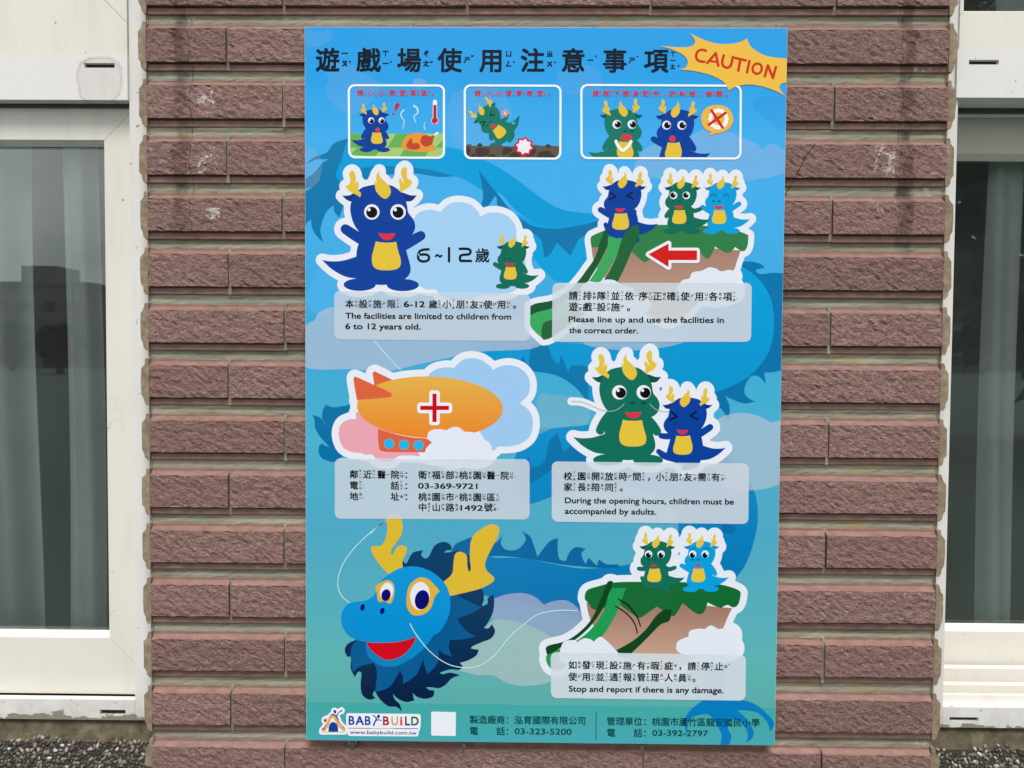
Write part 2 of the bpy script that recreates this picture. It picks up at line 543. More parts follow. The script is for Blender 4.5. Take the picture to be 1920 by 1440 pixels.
# reveal tiles: their sawn ends show beside the pier on both sides
def reveal(side, k):
    zt = ROW0 - PITCH * k
    rnd = random.Random(k * 7 + (1 if side > 0 else 2))
    xe = XR if side > 0 else XL
    prof = [(0.0028, 0.0), (0.0040, -0.0008), (0.0046, -0.006), (0.0056, -0.0082), (0.0092, -0.0125), (0.0096, -0.030),
            (0.0092, -0.0462), (0.0062, -0.0508), (0.0056, -0.0560), (0.0030, -0.0598)]
    pts = [(-0.0006, 0.0)] + [(a + rnd.uniform(-0.0004, 0.0005), b + rnd.uniform(-0.0005, 0.0005)) for a, b in prof] + [(-0.0006, -0.0598)]
    pts = [(max(p[0], -0.0006), p[1]) for p in pts]
    v, f = [], []
    n_ = len(pts)
    y0 = 0.0118 + rnd.uniform(-0.001, 0.001)
    for y in (y0, 0.0333):
        for (dx, dz) in pts:
            v.append((xe + side * (dx + 0.0014), y, zt + dz))
    for i in range(n_):
        j = (i + 1) % n_
        q = (i, j, n_ + j, n_ + i)
        f.append(q if side < 0 else tuple(reversed(q)))
    f.append(tuple(range(n_)) if side > 0 else tuple(reversed(range(n_))))
    o = mesh_obj('reveal_tile', v, f, MT['reveal'], wall)
    return o
for k in ROWS:
    for s in (-1, 1):
        reveal(s, k)
for s, xe in ((-1, XL), (1, XR)):
    v, f = [], []
    a, b = sorted((xe + s * 0.0005, xe + s * 0.0036))
    box_data(a, b, 0.0165, 0.0330, zb, zt, v, f)
    mesh_obj('reveal_grout', v, f, MT['reveal'], wall)

# ================================================================== windows
def mitred(win, x0, x1, z0, z1, wl, wr, wb, wt, y, yd, bev, depth, mat, nm=('sash_rail', 'sash_stile')):
    """Four members round an opening, joined at 45 degrees; hairline joints at the corners."""
    O = [(x0, z0), (x1, z0), (x1, z1), (x0, z1)]
    I = [(x0 + wl, z0 + wb), (x1 - wr, z0 + wb), (x1 - wr, z1 - wt), (x0 + wl, z1 - wt)]
    B = [(I[0][0] + bev, I[0][1] + bev), (I[1][0] - bev, I[1][1] + bev), (I[2][0] - bev, I[2][1] - bev), (I[3][0] + bev, I[3][1] - bev)]
    Mi = [(x0, max(z0, I[0][1] - wl)), (x1, max(z0, I[1][1] - wr)), (x1, min(z1, I[2][1] + wr)), (x0, min(z1, I[3][1] + wl))]
    g = 0.00030
    for s in range(4):
        a, b = s, (s + 1) % 4
        if s in (0, 2):
            ring = [O[a], O[b]]
            if Mi[b] != O[b]: ring.append(Mi[b])
            ring += [I[b], I[a]]
            if Mi[a] != O[a]: ring.append(Mi[a])
            ib = ring.index(I[b])
            gz = g if s == 2 else -g
            # keep the outer edge, back the mitre edge off by a hair
            ring = [(p[0], p[1] + (gz if p in (Mi[a], Mi[b]) and p not in (O[a], O[b]) else 0)) for p in ring]
            gx = g; 
            ring[ib] = (ring[ib][0] + (-gx if s == 0 else gx), ring[ib][1])
            ring[ib + 1] = (ring[ib + 1][0] + (gx if s == 0 else -gx), ring[ib + 1][1])
            bb = [(B[b][0] + (-gx if s == 0 else gx), B[b][1]), (B[a][0] + (gx if s == 0 else -gx), B[a][1])]
        else:
            sg = 1 if s == 1 else -1
            ring = [(Mi[a][0], Mi[a][1] + sg * g), (Mi[b][0], Mi[b][1] - sg * g), (I[b][0], I[b][1] - sg * g), (I[a][0], I[a][1] + sg * g)]
            ib = 2
            bb = [(B[b][0], B[b][1] - sg * g), (B[a][0], B[a][1] + sg * g)]
        n_ = len(ring)
        v = [(p[0], y, p[1]) for p in ring] + [(p[0], y + depth, p[1]) for p in ring]
        v += [(bb[0][0], y + yd, bb[0][1]), (bb[1][0], y + yd, bb[1][1])]
        c0, c1 = 2 * n_, 2 * n_ + 1
        f = [tuple(range(n_)), (ib, c0, c1, ib + 1), (c0, n_ + ib, n_ + ib + 1, c1), (ib, n_ + ib, c0), (ib + 1, c1, n_ + ib + 1)]
        for i in range(n_):
            j = (i + 1) % n_
            if i == ib: continue
            f.append((i, n_ + i, n_ + j, j))
        mesh_obj(nm[0] if s in (0, 2) else nm[1], v, f, mat, win)
    return B

def slotted(name, x0, x1, y0, y1, z0, z1, sx0, sx1, sz0, sz1, mat, parent):
    v, f = [], []
    t = 0.003
    box_data(x0, sx0, y0, y1, z0, z1, v, f)
    box_data(sx1, x1, y0, y1, z0, z1, v, f)
    box_data(sx0, sx1, y0, y1, sz1, z1, v, f)
    box_data(sx0, sx1, y0, y1, z0, sz0, v, f)
    o = mesh_obj(name, v, f, mat, parent)
    box('drain_slot', sx0 - 0.0005, sx1 + 0.0005, y0 + 0.006, y1 - 0.001, sz0 - 0.0005, sz1 + 0.0005, MT['gap_shade'], parent, 0)  # black filling paints the dark inside the slot
    return o

def curtain(parent, x0, x1, y, z0, z1, period, amp, seed, name='curtain'):
    rnd = random.Random(seed)
    nx = max(30, int((x1 - x0) / 0.004)); nzz = 14
    ph = rnd.uniform(0, 6)
    v, f = [], []
    for j in range(nzz + 1):
        z = z0 + (z1 - z0) * j / nzz
        for i in range(nx + 1):
            x = x0 + (x1 - x0) * i / nx
            t = x / period * 2 * math.pi + ph
            v.append((x + 0.004 * math.sin(z * 5 + ph), y + amp * (math.sin(t) + 0.35 * math.sin(2.3 * t + z * 2.0)), z))
    for j in range(nzz):
        for i in range(nx):
            a = j * (nx + 1) + i
            f.append((a, a + 1, a + nx + 2, a + nx + 1))
    return mesh_obj(name, v, f, MT['curtain'], parent, smooth=True)

YJ, YT = 0.0335, 0.0295
ZTOP = ZZ(100, 0, YJ) + 0.40
# ---- left window
lw = empty('window', (-0.85, YJ, Z0 - 0.45))
tag(lw, 'cream sliding window left of the tiled pier, water-marked drain slot in its transom', 'window', kind='thing')
YS = 0.050
XO = -1.42                                     # far end of the left window
xj = X(247, 700, YJ)
zfb = ZZ(100, 1349, YJ)                        # bottom of the outer frame
box('jamb', xj, XL + 0.001, YJ, 0.12, zfb, ZTOP, MT['white'], lw, 0.0006)
box('jamb', XO, XO + 0.04, YJ, 0.12, zfb, ZTOP, MT['white'], lw, 0.0006)
zft = ZZ(100, 1311, YJ)
sx0, sz1 = hit(187, 1331, YJ); sx1, sz0 = hit(235, 1341, YJ)
slotted('frame_sill', XO + 0.04, xj - 0.0003, YJ + 0.0004, YJ + 0.011, zfb, zft, sx0, sx1, sz0, sz1, MT['white'], lw)
box('track', XO + 0.04, xj - 0.0003, YJ + 0.0115, 0.12, zfb, zft - 0.014, MT['gap_shade'], lw, 0)  # coloured black to paint the shaded gap below the sash
box('track', XO + 0.04, xj - 0.0003, 0.086, 0.118, zft - 0.0138, zft + 0.02, MT['gap_shade'], lw, 0)  # black backing added so that the gap reads dark
# transom with its slot
zta, ztb = ZZ(100, 100, YT), ZZ(100, 187, YT)
sx0, sz1 = hit(158, 118, YT); sx1, sz0 = hit(215, 127, YT)
MT['lrail'] = mat_slot_rail('white_transom_paint_marked', srgb('#d8d6d2'), (sx0 + sx1) / 2, sz0)
o = slotted('transom', XO + 0.04, X(239, 150, YT), YT, 0.10, ztb, zta, sx0, sx1, sz0, sz1, MT['lrail'], lw)
# lower sash
zs1, zs0 = ZZ(100, 187, YS) + 0.012, ZZ(100, 1300, YS)
xs1 = xj - 0.0004
xi = X(200, 700, YS)
zi0, zi1 = ZZ(100, 1195, YS), ZZ(100, 262, YS)
B = mitred(lw, XO + 0.05, xs1, zs0, zs1, 0.05, xs1 - xi, zi0 - zs0, zs1 - zi1, YS, 0.012, 0.0062, 0.03, MT['cream'])
box('glass_pane', B[0][0] - 0.001, B[1][0] + 0.001, YS + 0.0145, YS + 0.0185, B[0][1] - 0.001, B[2][1] + 0.001, MT['glass'], lw, 0)
box('head_shade_strip', XO + 0.04, xj - 0.0006, 0.0455, 0.049, ZZ(100, 201, 0.0455), ztb + 0.01, MT['shade'], lw, 0.0004)  # added dark strip, paints the shadow under the transom
# upper sash above the transom
zu0 = zta + 0.0006
Bu = mitred(lw, XO + 0.05, xs1, zu0, ZTOP, 0.05, 0.045, ZZ(239, 44, YJ) + 0.045 - zu0, 0.05, YJ - 0.003, 0.012, 0.006, 0.03, MT['cream'])
box('glass_pane', Bu[0][0] - 0.001, Bu[1][0] + 0.001, YJ + 0.0115, YJ + 0.0155, Bu[0][1] - 0.001, Bu[2][1] + 0.001, MT['glass'], lw, 0)

# ---- right window
rw = empty('window', (0.95, YJ, Z0 - 0.45))
tag(rw, 'cream sliding window right of the tiled pier, deep dark recess under its transom', 'window', kind='thing')
XP = 1.42
YR = 0.078
xk = X(1790, 450, YJ)
zrb = ZZ(1850, 1365, YJ)
box('jamb', XR - 0.001, xk, YJ, 0.16, zrb, ZTOP, MT['white'], rw, 0.0006)
box('jamb', XP - 0.04, XP, YJ, 0.16, zrb, ZTOP, MT['white'], rw, 0.0006)
sx0, sz1 = hit(1781, 1345, YJ); sx1, sz0 = hit(1835, 1353, YJ)
zrt = ZZ(1850, 1327, YJ)
slotted('frame_sill', xk + 0.0003, XP - 0.04, YJ + 0.0004, 0.12, zrb, zrt, sx0, sx1, sz0, sz1, MT['white'], rw)
for (yy, pa, th) in ((0.050, 1303, 0.006), (0.066, 1284, 0.010), (0.092, 1253, 0.012)):
    z1 = ZZ(1850, pa, yy)
    box('track', xk + 0.0006, XP - 0.041, yy, yy + th, zrt - 0.001, z1, MT['cream'], rw, 0.0007)
zta, ztb = ZZ(1850, 92, YT), ZZ(1850, 183, YT)
sx0, sz1 = hit(1817, 112, YT); sx1, sz0 = hit(1873, 121, YT)
slotted('transom', X(1794, 150, YT), XP - 0.04, YT, 0.15, ztb, zta, sx0, sx1, sz0, sz1, MT['white'], rw)
xa = xk + 0.0004
YR2 = 0.112
zs0 = ZZ(1850, 1248, YR2); zi0 = ZZ(1850, 1184, YR2)
zi1 = ZZ(1850, 288, YR2); zs1 = ZZ(1850, 222, YR2)
B = mitred(rw, xa, XP - 0.05, zs0, zs1, 0.0055, 0.05, zi0 - zs0, zs1 - zi1, YR2, 0.014, 0.0068, 0.03, MT['cream'])
box('glass_pane', B[0][0] - 0.001, B[1][0] + 0.001, YR2 + 0.0165, YR2 + 0.0205, B[0][1] - 0.001, B[2][1] + 0.001, MT['glass'], rw, 0)
box('head_shade_strip', xa, XP - 0.041, 0.100, 0.15, zs1 + 0.001, ztb + 0.02, MT['shade'], rw, 0.0006)  # head channel coloured dark grey to paint the recess shade
box('head_shade_strip', xa, XP - 0.041, 0.070, 0.078, ztb - 0.006, ztb + 0.02, MT['shade'], rw, 0.0006)  # second strip with the recess shade in its colour
zu0 = zta + 0.0006
Bu = mitred(rw, X(1797, 50, YJ), XP - 0.05, zu0, ZTOP, 0.0045, 0.05, ZZ(1850, 24, YJ) - zu0, 0.05, YJ - 0.003, 0.012, 0.006, 0.03, MT['cream'])
box('glass_pane', Bu[0][0] - 0.001, Bu[1][0] + 0.001, YJ + 0.0115, YJ + 0.0155, Bu[0][1] - 0.001, Bu[2][1] + 0.001, MT['glass'], rw, 0)

# ---- curtains (hang in the rooms, things of their own)
c1 = curtain(None, X(118, 700, 0.12), X(184, 700, 0.12) , 0.12, Z0 - 0.55, ZTOP, 0.052, 0.010, 4)
tag(c1, 'pale grey sheer curtain strip hanging behind the glass beside the left window stile', 'curtain', kind='thing')
c2 = curtain(None, XO + 0.02, X(62, 700, 0.20), 0.20, Z0 - 0.55, ZTOP, 0.085, 0.020, 9)
tag(c2, 'grey curtain bunched behind the left window at the outer edge of the picture', 'curtain', kind='thing')
c3 = curtain(None, X(1838, 700, 0.18), X(1908, 700, 0.18), 0.18, Z0 - 0.55, ZTOP, 0.11, 0.016, 5)
tag(c3, 'grey curtain hanging in soft folds behind the right window glass', 'curtain', kind='thing')

# ---- rooms behind
room = empty('interior_wall', (0, 1.6, 0)); room['kind'] = 'structure'
v, f = [], []
for (a, b) in ((-1.9, -0.52), (0.52, 1.9)):
    box_data(a, b, 1.6, 1.65, 0.3, 3.2, v, f)
    box_data(a, b, 0.30, 1.6, 0.25, 0.3, v, f)
    box_data(a, b, 0.30, 1.6, 3.2, 3.25, v, f)
box_data(-1.95, -1.9, 0.12, 1.65, 0.25, 3.25, v, f)
box_data(1.9, 1.95, 0.12, 1.65, 0.25, 3.25, v, f)
box_data(-0.52, -0.502, 0.301, 1.65, 0.25, 3.25, v, f)
box_data(0.504, 0.52, 0.301, 1.65, 0.25, 3.25, v, f)
mesh_obj('interior_wall', v, f, MT['dark'], room)

# ---- pebbled window sills with a cement fillet
def pebble_sill(name, xa, xb, zt, label, seed):
    rnd = random.Random(seed)
    root = empty(name, ((xa + xb) / 2, 0.02, zt - 0.3))
    tag(root, label, 'window sill', kind='thing')
    y0, y1 = 0.040, -0.006               # back and front of the slope
    z_a, z_b = zt - 0.0055, zt - 0.016
    zc = z_b - 0.010
    v = [(xa, 0.12, zt + 0.001), (xb, 0.12, zt + 0.001), (xa, y0 + 0.002, zt + 0.001), (xb, y0 + 0.002, zt + 0.001),
         (xa, 0.034, z_b), (xb, 0.034, z_b), (xa, 0.0285, zc), (xb, 0.0285, zc), (xa, 0.003, z_b - 0.052), (xb, 0.003, z_b - 0.052),
         (xa, 0.003, z_b - 0.5), (xb, 0.003, z_b - 0.5), (xa, 0.12, z_b - 0.5), (xb, 0.12, z_b - 0.5)]
    f = [(0, 2, 3, 1), (2, 4, 5, 3), (4, 6, 7, 5), (6, 8, 9, 7), (8, 10, 11, 9), (10, 12, 13, 11), (0, 1, 13, 12), (0, 12, 10, 8, 6, 4, 2), (1, 3, 5, 7, 9, 11, 13)]
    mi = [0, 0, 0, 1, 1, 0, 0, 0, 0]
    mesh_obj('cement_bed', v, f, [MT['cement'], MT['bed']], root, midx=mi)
    # pebbles
    me0 = bmesh.new(); bmesh.ops.create_icosphere(me0, subdivisions=1, radius=1.0)
    bv = np.array([p.co[:] for p in me0.verts]); bf = [tuple(q.index for q in p.verts) for p in me0.faces]; me0.free()
    V, F, MI = [], [], []
    slope = math.atan2(0.052, 0.031)
    area_h = math.hypot(0.052, 0.031)
    def place(x, s, lower):
        if not lower:
            y = 0.034 + (0.003 - 0.034) * s / area_h; z = z_b - 0.052 * s / area_h; tilt = slope
        else:
            y = 0.003; z = z_b - 0.052 - s; tilt = math.pi / 2
        a = rnd.uniform(0, math.pi); L = rnd.uniform(0.0022, 0.0047); Wd = L * rnd.uniform(0.45, 0.72)
        ca, sa = math.cos(a), math.sin(a)
        sc = bv * np.array([L, Wd, Wd * 0.55])
        pl = np.stack([sc[:, 0] * ca - sc[:, 1] * sa, sc[:, 0] * sa + sc[:, 1] * ca, sc[:, 2]], 1)
        # local: u along x, v along the slope downwards, n outwards
        vd = np.array([0, -math.cos(tilt), -math.sin(tilt)]); nd = np.array([0, -math.sin(tilt), math.cos(tilt)])
        P_ = np.array([x, y, z]) + nd * rnd.uniform(0.0000, 0.0010) + pl[:, :1] * np.array([1, 0, 0]) + pl[:, 1:2] * vd + pl[:, 2:3] * nd
        b = len(V)
        V.extend(map(tuple, P_)); F.extend(tuple(i + b for i in q) for q in bf)
        c = rnd.choices(range(5), (0.28, 0.36, 0.24, 0.10, 0.02))[0]
        MI.extend([c] * len(bf))
    cell = 0.0048
    nx = int((xb - xa) / cell)
    for i in range(nx):
        x = xa + (i + 0.5) * cell
        for j in range(int(area_h / cell)):
            s = (j + 0.5) * cell
            if s < 0.010 + 0.004 * math.sin(x * 60) + rnd.uniform(-0.002, 0.003): continue
            place(x + rnd.uniform(-0.0016, 0.0016), s + rnd.uniform(-0.0016, 0.0016), False)
        for j in range(5):
            place(x + rnd.uniform(-0.0016, 0.0016), (j + 0.5) * cell, True)
    if not hasattr(pebble_sill, 'mats'):
        pebble_sill.mats = [mat_pebble(i, c) for i, c in enumerate([srgb('#3a352f'), srgb('#565047'), srgb('#7b7367'), srgb('#9f978a'), srgb('#c0bab0')])]
    o = mesh_obj('pebbles', V, F, pebble_sill.mats, root, smooth=True, midx=MI)
    o['kind'] = 'stuff'
pebble_sill('sill', XO - 0.1, XL - 0.0002, zfb - 0.0006, 'dark pebble-dash sill under the left window', 21)
pebble_sill('sill', XR + 0.0002, XP + 0.1, zrb - 0.0006, 'dark pebble-dash sill under the right window, next to the chipped tile corner', 22)

# ---- rest of the facade, outside the picture
fac = empty('facade', (0, 0.05, 0)); tag(fac, 'plain grey rendered facade beyond the two windows, above and below the tiled pier', 'building', kind='thing')
v, f = [], []
box_data(-6, XO, 0.02, 0.30, 0, 4, v, f)
box_data(XP, 6, 0.02, 0.30, 0, 4, v, f)
box_data(XO, XP, 0.02, 0.30, ZTOP + 0.001, 4, v, f)
box_data(XO, XP, 0.021, 0.30, 0, Z0 - 0.97, v, f)
mesh_obj('rendered_wall', v, f, MT['cement'], fac)

# ================================================================== surroundings seen only as reflections
g_ = mesh_obj('ground', [(-400, -600, 0), (400, -600, 0), (400, 0.02, 0), (-400, 0.02, 0)], [(0, 1, 2, 3)],
              mat_plain('schoolyard_ground', (0.055, 0.085, 0.07), 0.9))
g_['kind'] = 'structure'
mb_far = mat_plain('far_wall_paint', (0.20, 0.19, 0.18), 0.8)
mb_win = mat_plain('far_window', (0.03, 0.035, 0.04), 0.3)
def far_building(x, y, wdt, h, label, tower):
    r = empty('apartment_building', (x, y, 0)); tag(r, label, 'building')
    box('wall', x - wdt / 2, x + wdt / 2, y - 8, y, 0, h, mb_far, r, 0)
    box('stair_tower', x + tower - 2.2, x + tower + 2.2, y - 6, y - 1, h, h + 2.6, mb_far, r, 0)
    box('roof_rim', x - wdt / 2 - 0.3, x + wdt / 2 + 0.3, y - 8.3, y + 0.3, h + 0.001, h + 0.45, mb_far, r, 0)
    for fl in range(int(h // 3)):
        for i in range(int(wdt // 3)):
            xx = x - wdt / 2 + 1.0 + i * 3
            box('window', xx, xx + 1.5, y - 0.05, y + 0.06, fl * 3 + 1.0, fl * 3 + 2.3, mb_win, r, 0)
far_building(-62, -95, 16, 10.2, 'pale flat-roofed block across the yard, mirrored in the left window pane', 1.0)
far_building(66, -110, 22, 13, 'pale flat-roofed block across the yard, mirrored in the right window pane', -3.0)
far_building(-34, -120, 18, 8, 'lower flat-roofed block standing behind the mirrored tree', 4.0)
leafm = mat_plain('far_foliage', (0.035, 0.055, 0.028), 0.9)
bark = mat_plain('far_bark', (0.07, 0.055, 0.04), 0.9)
def tree(x, y, h, label, seed):
    rnd = random.Random(seed)
    r = empty('tree', (x, y, 0)); tag(r, label, 'tree', 'trees across the yard')
    v, f = [], []
    for j in range(5):
        rad = 0.32 * (1 - j * 0.17)
        for i in range(8):
            a = i * math.pi / 4
            v.append((x + rad * math.cos(a) + 0.1 * j * (seed % 3 - 1), y + rad * math.sin(a), h * 0.16 * j))
    for j in range(4):
        for i in range(8):
            f.append((j * 8 + i, j * 8 + (i + 1) % 8, (j + 1) * 8 + (i + 1) % 8, (j + 1) * 8 + i))
    mesh_obj('trunk', v, f, bark, r)
    v, f = [], []
    for q in range(6000):
        th_, u = rnd.uniform(0, 2 * math.pi), rnd.uniform(-1, 1)
        rr_ = rnd.uniform(0.12, 1.0) * (1 + 0.25 * math.sin(3 * th_ + seed) + 0.2 * math.sin(5 * u + seed))
        cx = x + h * 0.36 * rr_ * math.sqrt(1 - u * u) * math.cos(th_)
        cy = y + h * 0.36 * rr_ * math.sqrt(1 - u * u) * math.sin(th_)
        cz = h * 0.58 + h * 0.36 * rr_ * u
        b = len(v)
        for _ in range(3):
            v.append((cx + rnd.uniform(-.55, .55), cy + rnd.uniform(-.55, .55), cz + rnd.uniform(-.45, .45)))
        f.append((b, b + 1, b + 2))
    mesh_obj('crown', v, f, leafm, r)
tree(-38, -62, 4.2, 'round dark tree across the yard, nearest in the left pane reflection', 1)
tree(-50, -74, 4.6, 'taller dark tree across the yard, behind the nearest one', 2)
tree(9.9, -12.3, 10.2, 'big leafy tree close behind the photographer, darkening the top of the right pane', 6)
tree(44, -66, 5.0, 'dark tree across the yard, mirrored in the right window pane', 3)
tree(58, -84, 5.4, 'tall dark tree across the yard, mirrored furthest right', 4)

# ================================================================== the sign
sign = empty('playground_sign', (0, 0.006, Z0))
tag(sign, 'blue dragon-illustrated playground caution board with Chinese and English rules, on the brown tiles', 'sign', kind='thing')
SW, SH = 0.59787, 0.9
box('board', -SW / 2, SW / 2, 0.0002, 0.0055, Z0 - SH / 2, Z0 + SH / 2, MT['core'], sign, 0.0004)
# hidden stand-offs keep it off the tiles; one steel bolt shows under the lower edge
for (bx, bz) in ((-0.24, 0.40), (0.24, 0.40), (0.24, -0.40), (-0.24, -0.40)):
    box('spacer', bx - 0.01, bx + 0.01, 0.0056, 0.0104, Z0 + bz - 0.01, Z0 + bz + 0.01, MT['steel'], sign, 0)
bxx, bzz = hit(661, 1394, 0.012)
v, f = [], []
for (rad, yy) in ((0.0068, 0.0155), (0.0068, 0.0110), (0.0046, 0.0100), (0.0042, 0.0080), (0.0022, 0.0078), (0.0020, 0.0092)):
    for i in range(12):
        a = i * math.pi / 6
        v.append((bxx + rad * math.cos(a), yy, bzz + rad * math.sin(a)))
for j in range(5):
    for i in range(12):
        f.append((j * 12 + i, j * 12 + (i + 1) % 12, (j + 1) * 12 + (i + 1) % 12, (j + 1) * 12 + i))
f.append(tuple(60 + i for i in range(12)))
mesh_obj('bolt', v, f, MT['steel'], sign)

TR = dict(g=(0, 0, 1), c1=(560, 40, 4), c2=(1020, 40, 4), c3=(560, 290, 4), c4=(980, 290, 3.84), c5=(560, 640, 4), c6=(1020, 640, 4),
          c7=(560, 960, 3.2723), c8=(1000, 960, 3.2729), i1=(620, 150, 8), i2=(860, 150, 8.727), lg=(560, 1280, 6.4), za=(560, 280, 3.4286),
          zb=(980, 640, 3.13), ft=(860, 1280, 3.2))

def parse(spec):
    pts = []
    for t in spec.split():
        c = t.endswith('*')
        a, b = t.rstrip('*').split(',')
        pts.append((float(a), float(b), c))
    return pts

def cr(p0, p1, p2, p3, n):
    o = []
    for i in range(n):
        t = i / n
        o.append(tuple(0.5 * ((2 * p1[k]) + (-p0[k] + p2[k]) * t + (2 * p0[k] - 5 * p1[k] + 4 * p2[k] - p3[k]) * t * t + (-p0[k] + 3 * p1[k] - 3 * p2[k] + p3[k]) * t ** 3) for k in (0, 1)))
    return o

def path(spec, tr='g', closed=True, n=5):
    pts = parse(spec) if isinstance(spec, str) else spec
    N = len(pts)
    o = []
    for i in range(N if closed else N - 1):
        p1, p2 = pts[i], pts[(i + 1) % N]
        c1 = p1[2] or (not closed and i == 0)
        c2 = p2[2] or (not closed and i == N - 2)
        if p1[2] and p2[2]:
            o.append((p1[0], p1[1])); continue
        p0 = p1 if c1 else pts[(i - 1) % N]
        p3 = p2 if c2 else pts[(i + 2) % N]
        o += cr(p0, p1, p2, p3, n)
    if not closed: o.append(pts[-1][:2])
    ox, oy, s = TR[tr] if isinstance(tr, str) else tr
    return [(ox + x / s, oy + y / s) for x, y in o]

def ell(cx, cy, rx, ry, rot=0, tr='g', n=28):
    c, s_ = math.cos(math.radians(rot)), math.sin(math.radians(rot))
    ox, oy, s = TR[tr] if isinstance(tr, str) else tr
    o = []
    for i in range(n):
        a = 2 * math.pi * i / n
        x, y = rx * math.cos(a), ry * math.sin(a)
        o.append((ox + (cx + x * c - y * s_) / s, oy + (cy + x * s_ + y * c) / s))
    return o

def thick(pts, w0, w1=None):
    """Outline of a stroke with round ends."""
    w1 = w0 if w1 is None else w1
    N = len(pts); L, Rr = [], []
    for i, p in enumerate(pts):
        a = pts[max(i - 1, 0)]; b = pts[min(i + 1, N - 1)]
        dx, dy = b[0] - a[0], b[1] - a[1]; d = math.hypot(dx, dy) or 1
        nx, ny = -dy / d, dx / d
        w_ = (w0 + (w1 - w0) * i / (N - 1)) / 2
        L.append((p[0] + nx * w_, p[1] + ny * w_)); Rr.append((p[0] - nx * w_, p[1] - ny * w_))
    def cap(c, start, r, sgn):
        a0 = math.atan2(start[1] - c[1], start[0] - c[0])
        return [(c[0] + r * math.cos(a0 + sgn * math.pi * k / 6), c[1] + r * math.sin(a0 + sgn * math.pi * k / 6)) for k in range(1, 6)]
    e = cap(pts[-1], L[-1], w1 / 2, -1)
    s = cap(pts[0], Rr[0], w0 / 2, -1)
    return L + e + Rr[::-1] + s

def clip_rect(poly, x0, y0, x1, y1):
    def cut(P_, inside, inter):
        o = []
        for i in range(len(P_)):
            a, b = P_[i - 1], P_[i]
            ia, ib = inside(a), inside(b)
            if ib:
                if not ia: o.append(inter(a, b))
                o.append(b)
            elif ia: o.append(inter(a, b))
        return o
    def ix(v_): return lambda a, b: (v_, a[1] + (b[1] - a[1]) * (v_ - a[0]) / (b[0] - a[0]))
    def iy(v_): return lambda a, b: (a[0] + (b[0] - a[0]) * (v_ - a[1]) / (b[1] - a[1]), v_)
    for ins, it in ((lambda p: p[0] >= x0, ix(x0)), (lambda p: p[0] <= x1, ix(x1)), (lambda p: p[1] >= y0, iy(y0)), (lambda p: p[1] <= y1, iy(y1))):
        if not poly: break
        poly = cut(poly, ins, it)
    return poly

def uv(p):
    x, z = hit(p[0], p[1], 0.0)
    return (x, z - Z0)

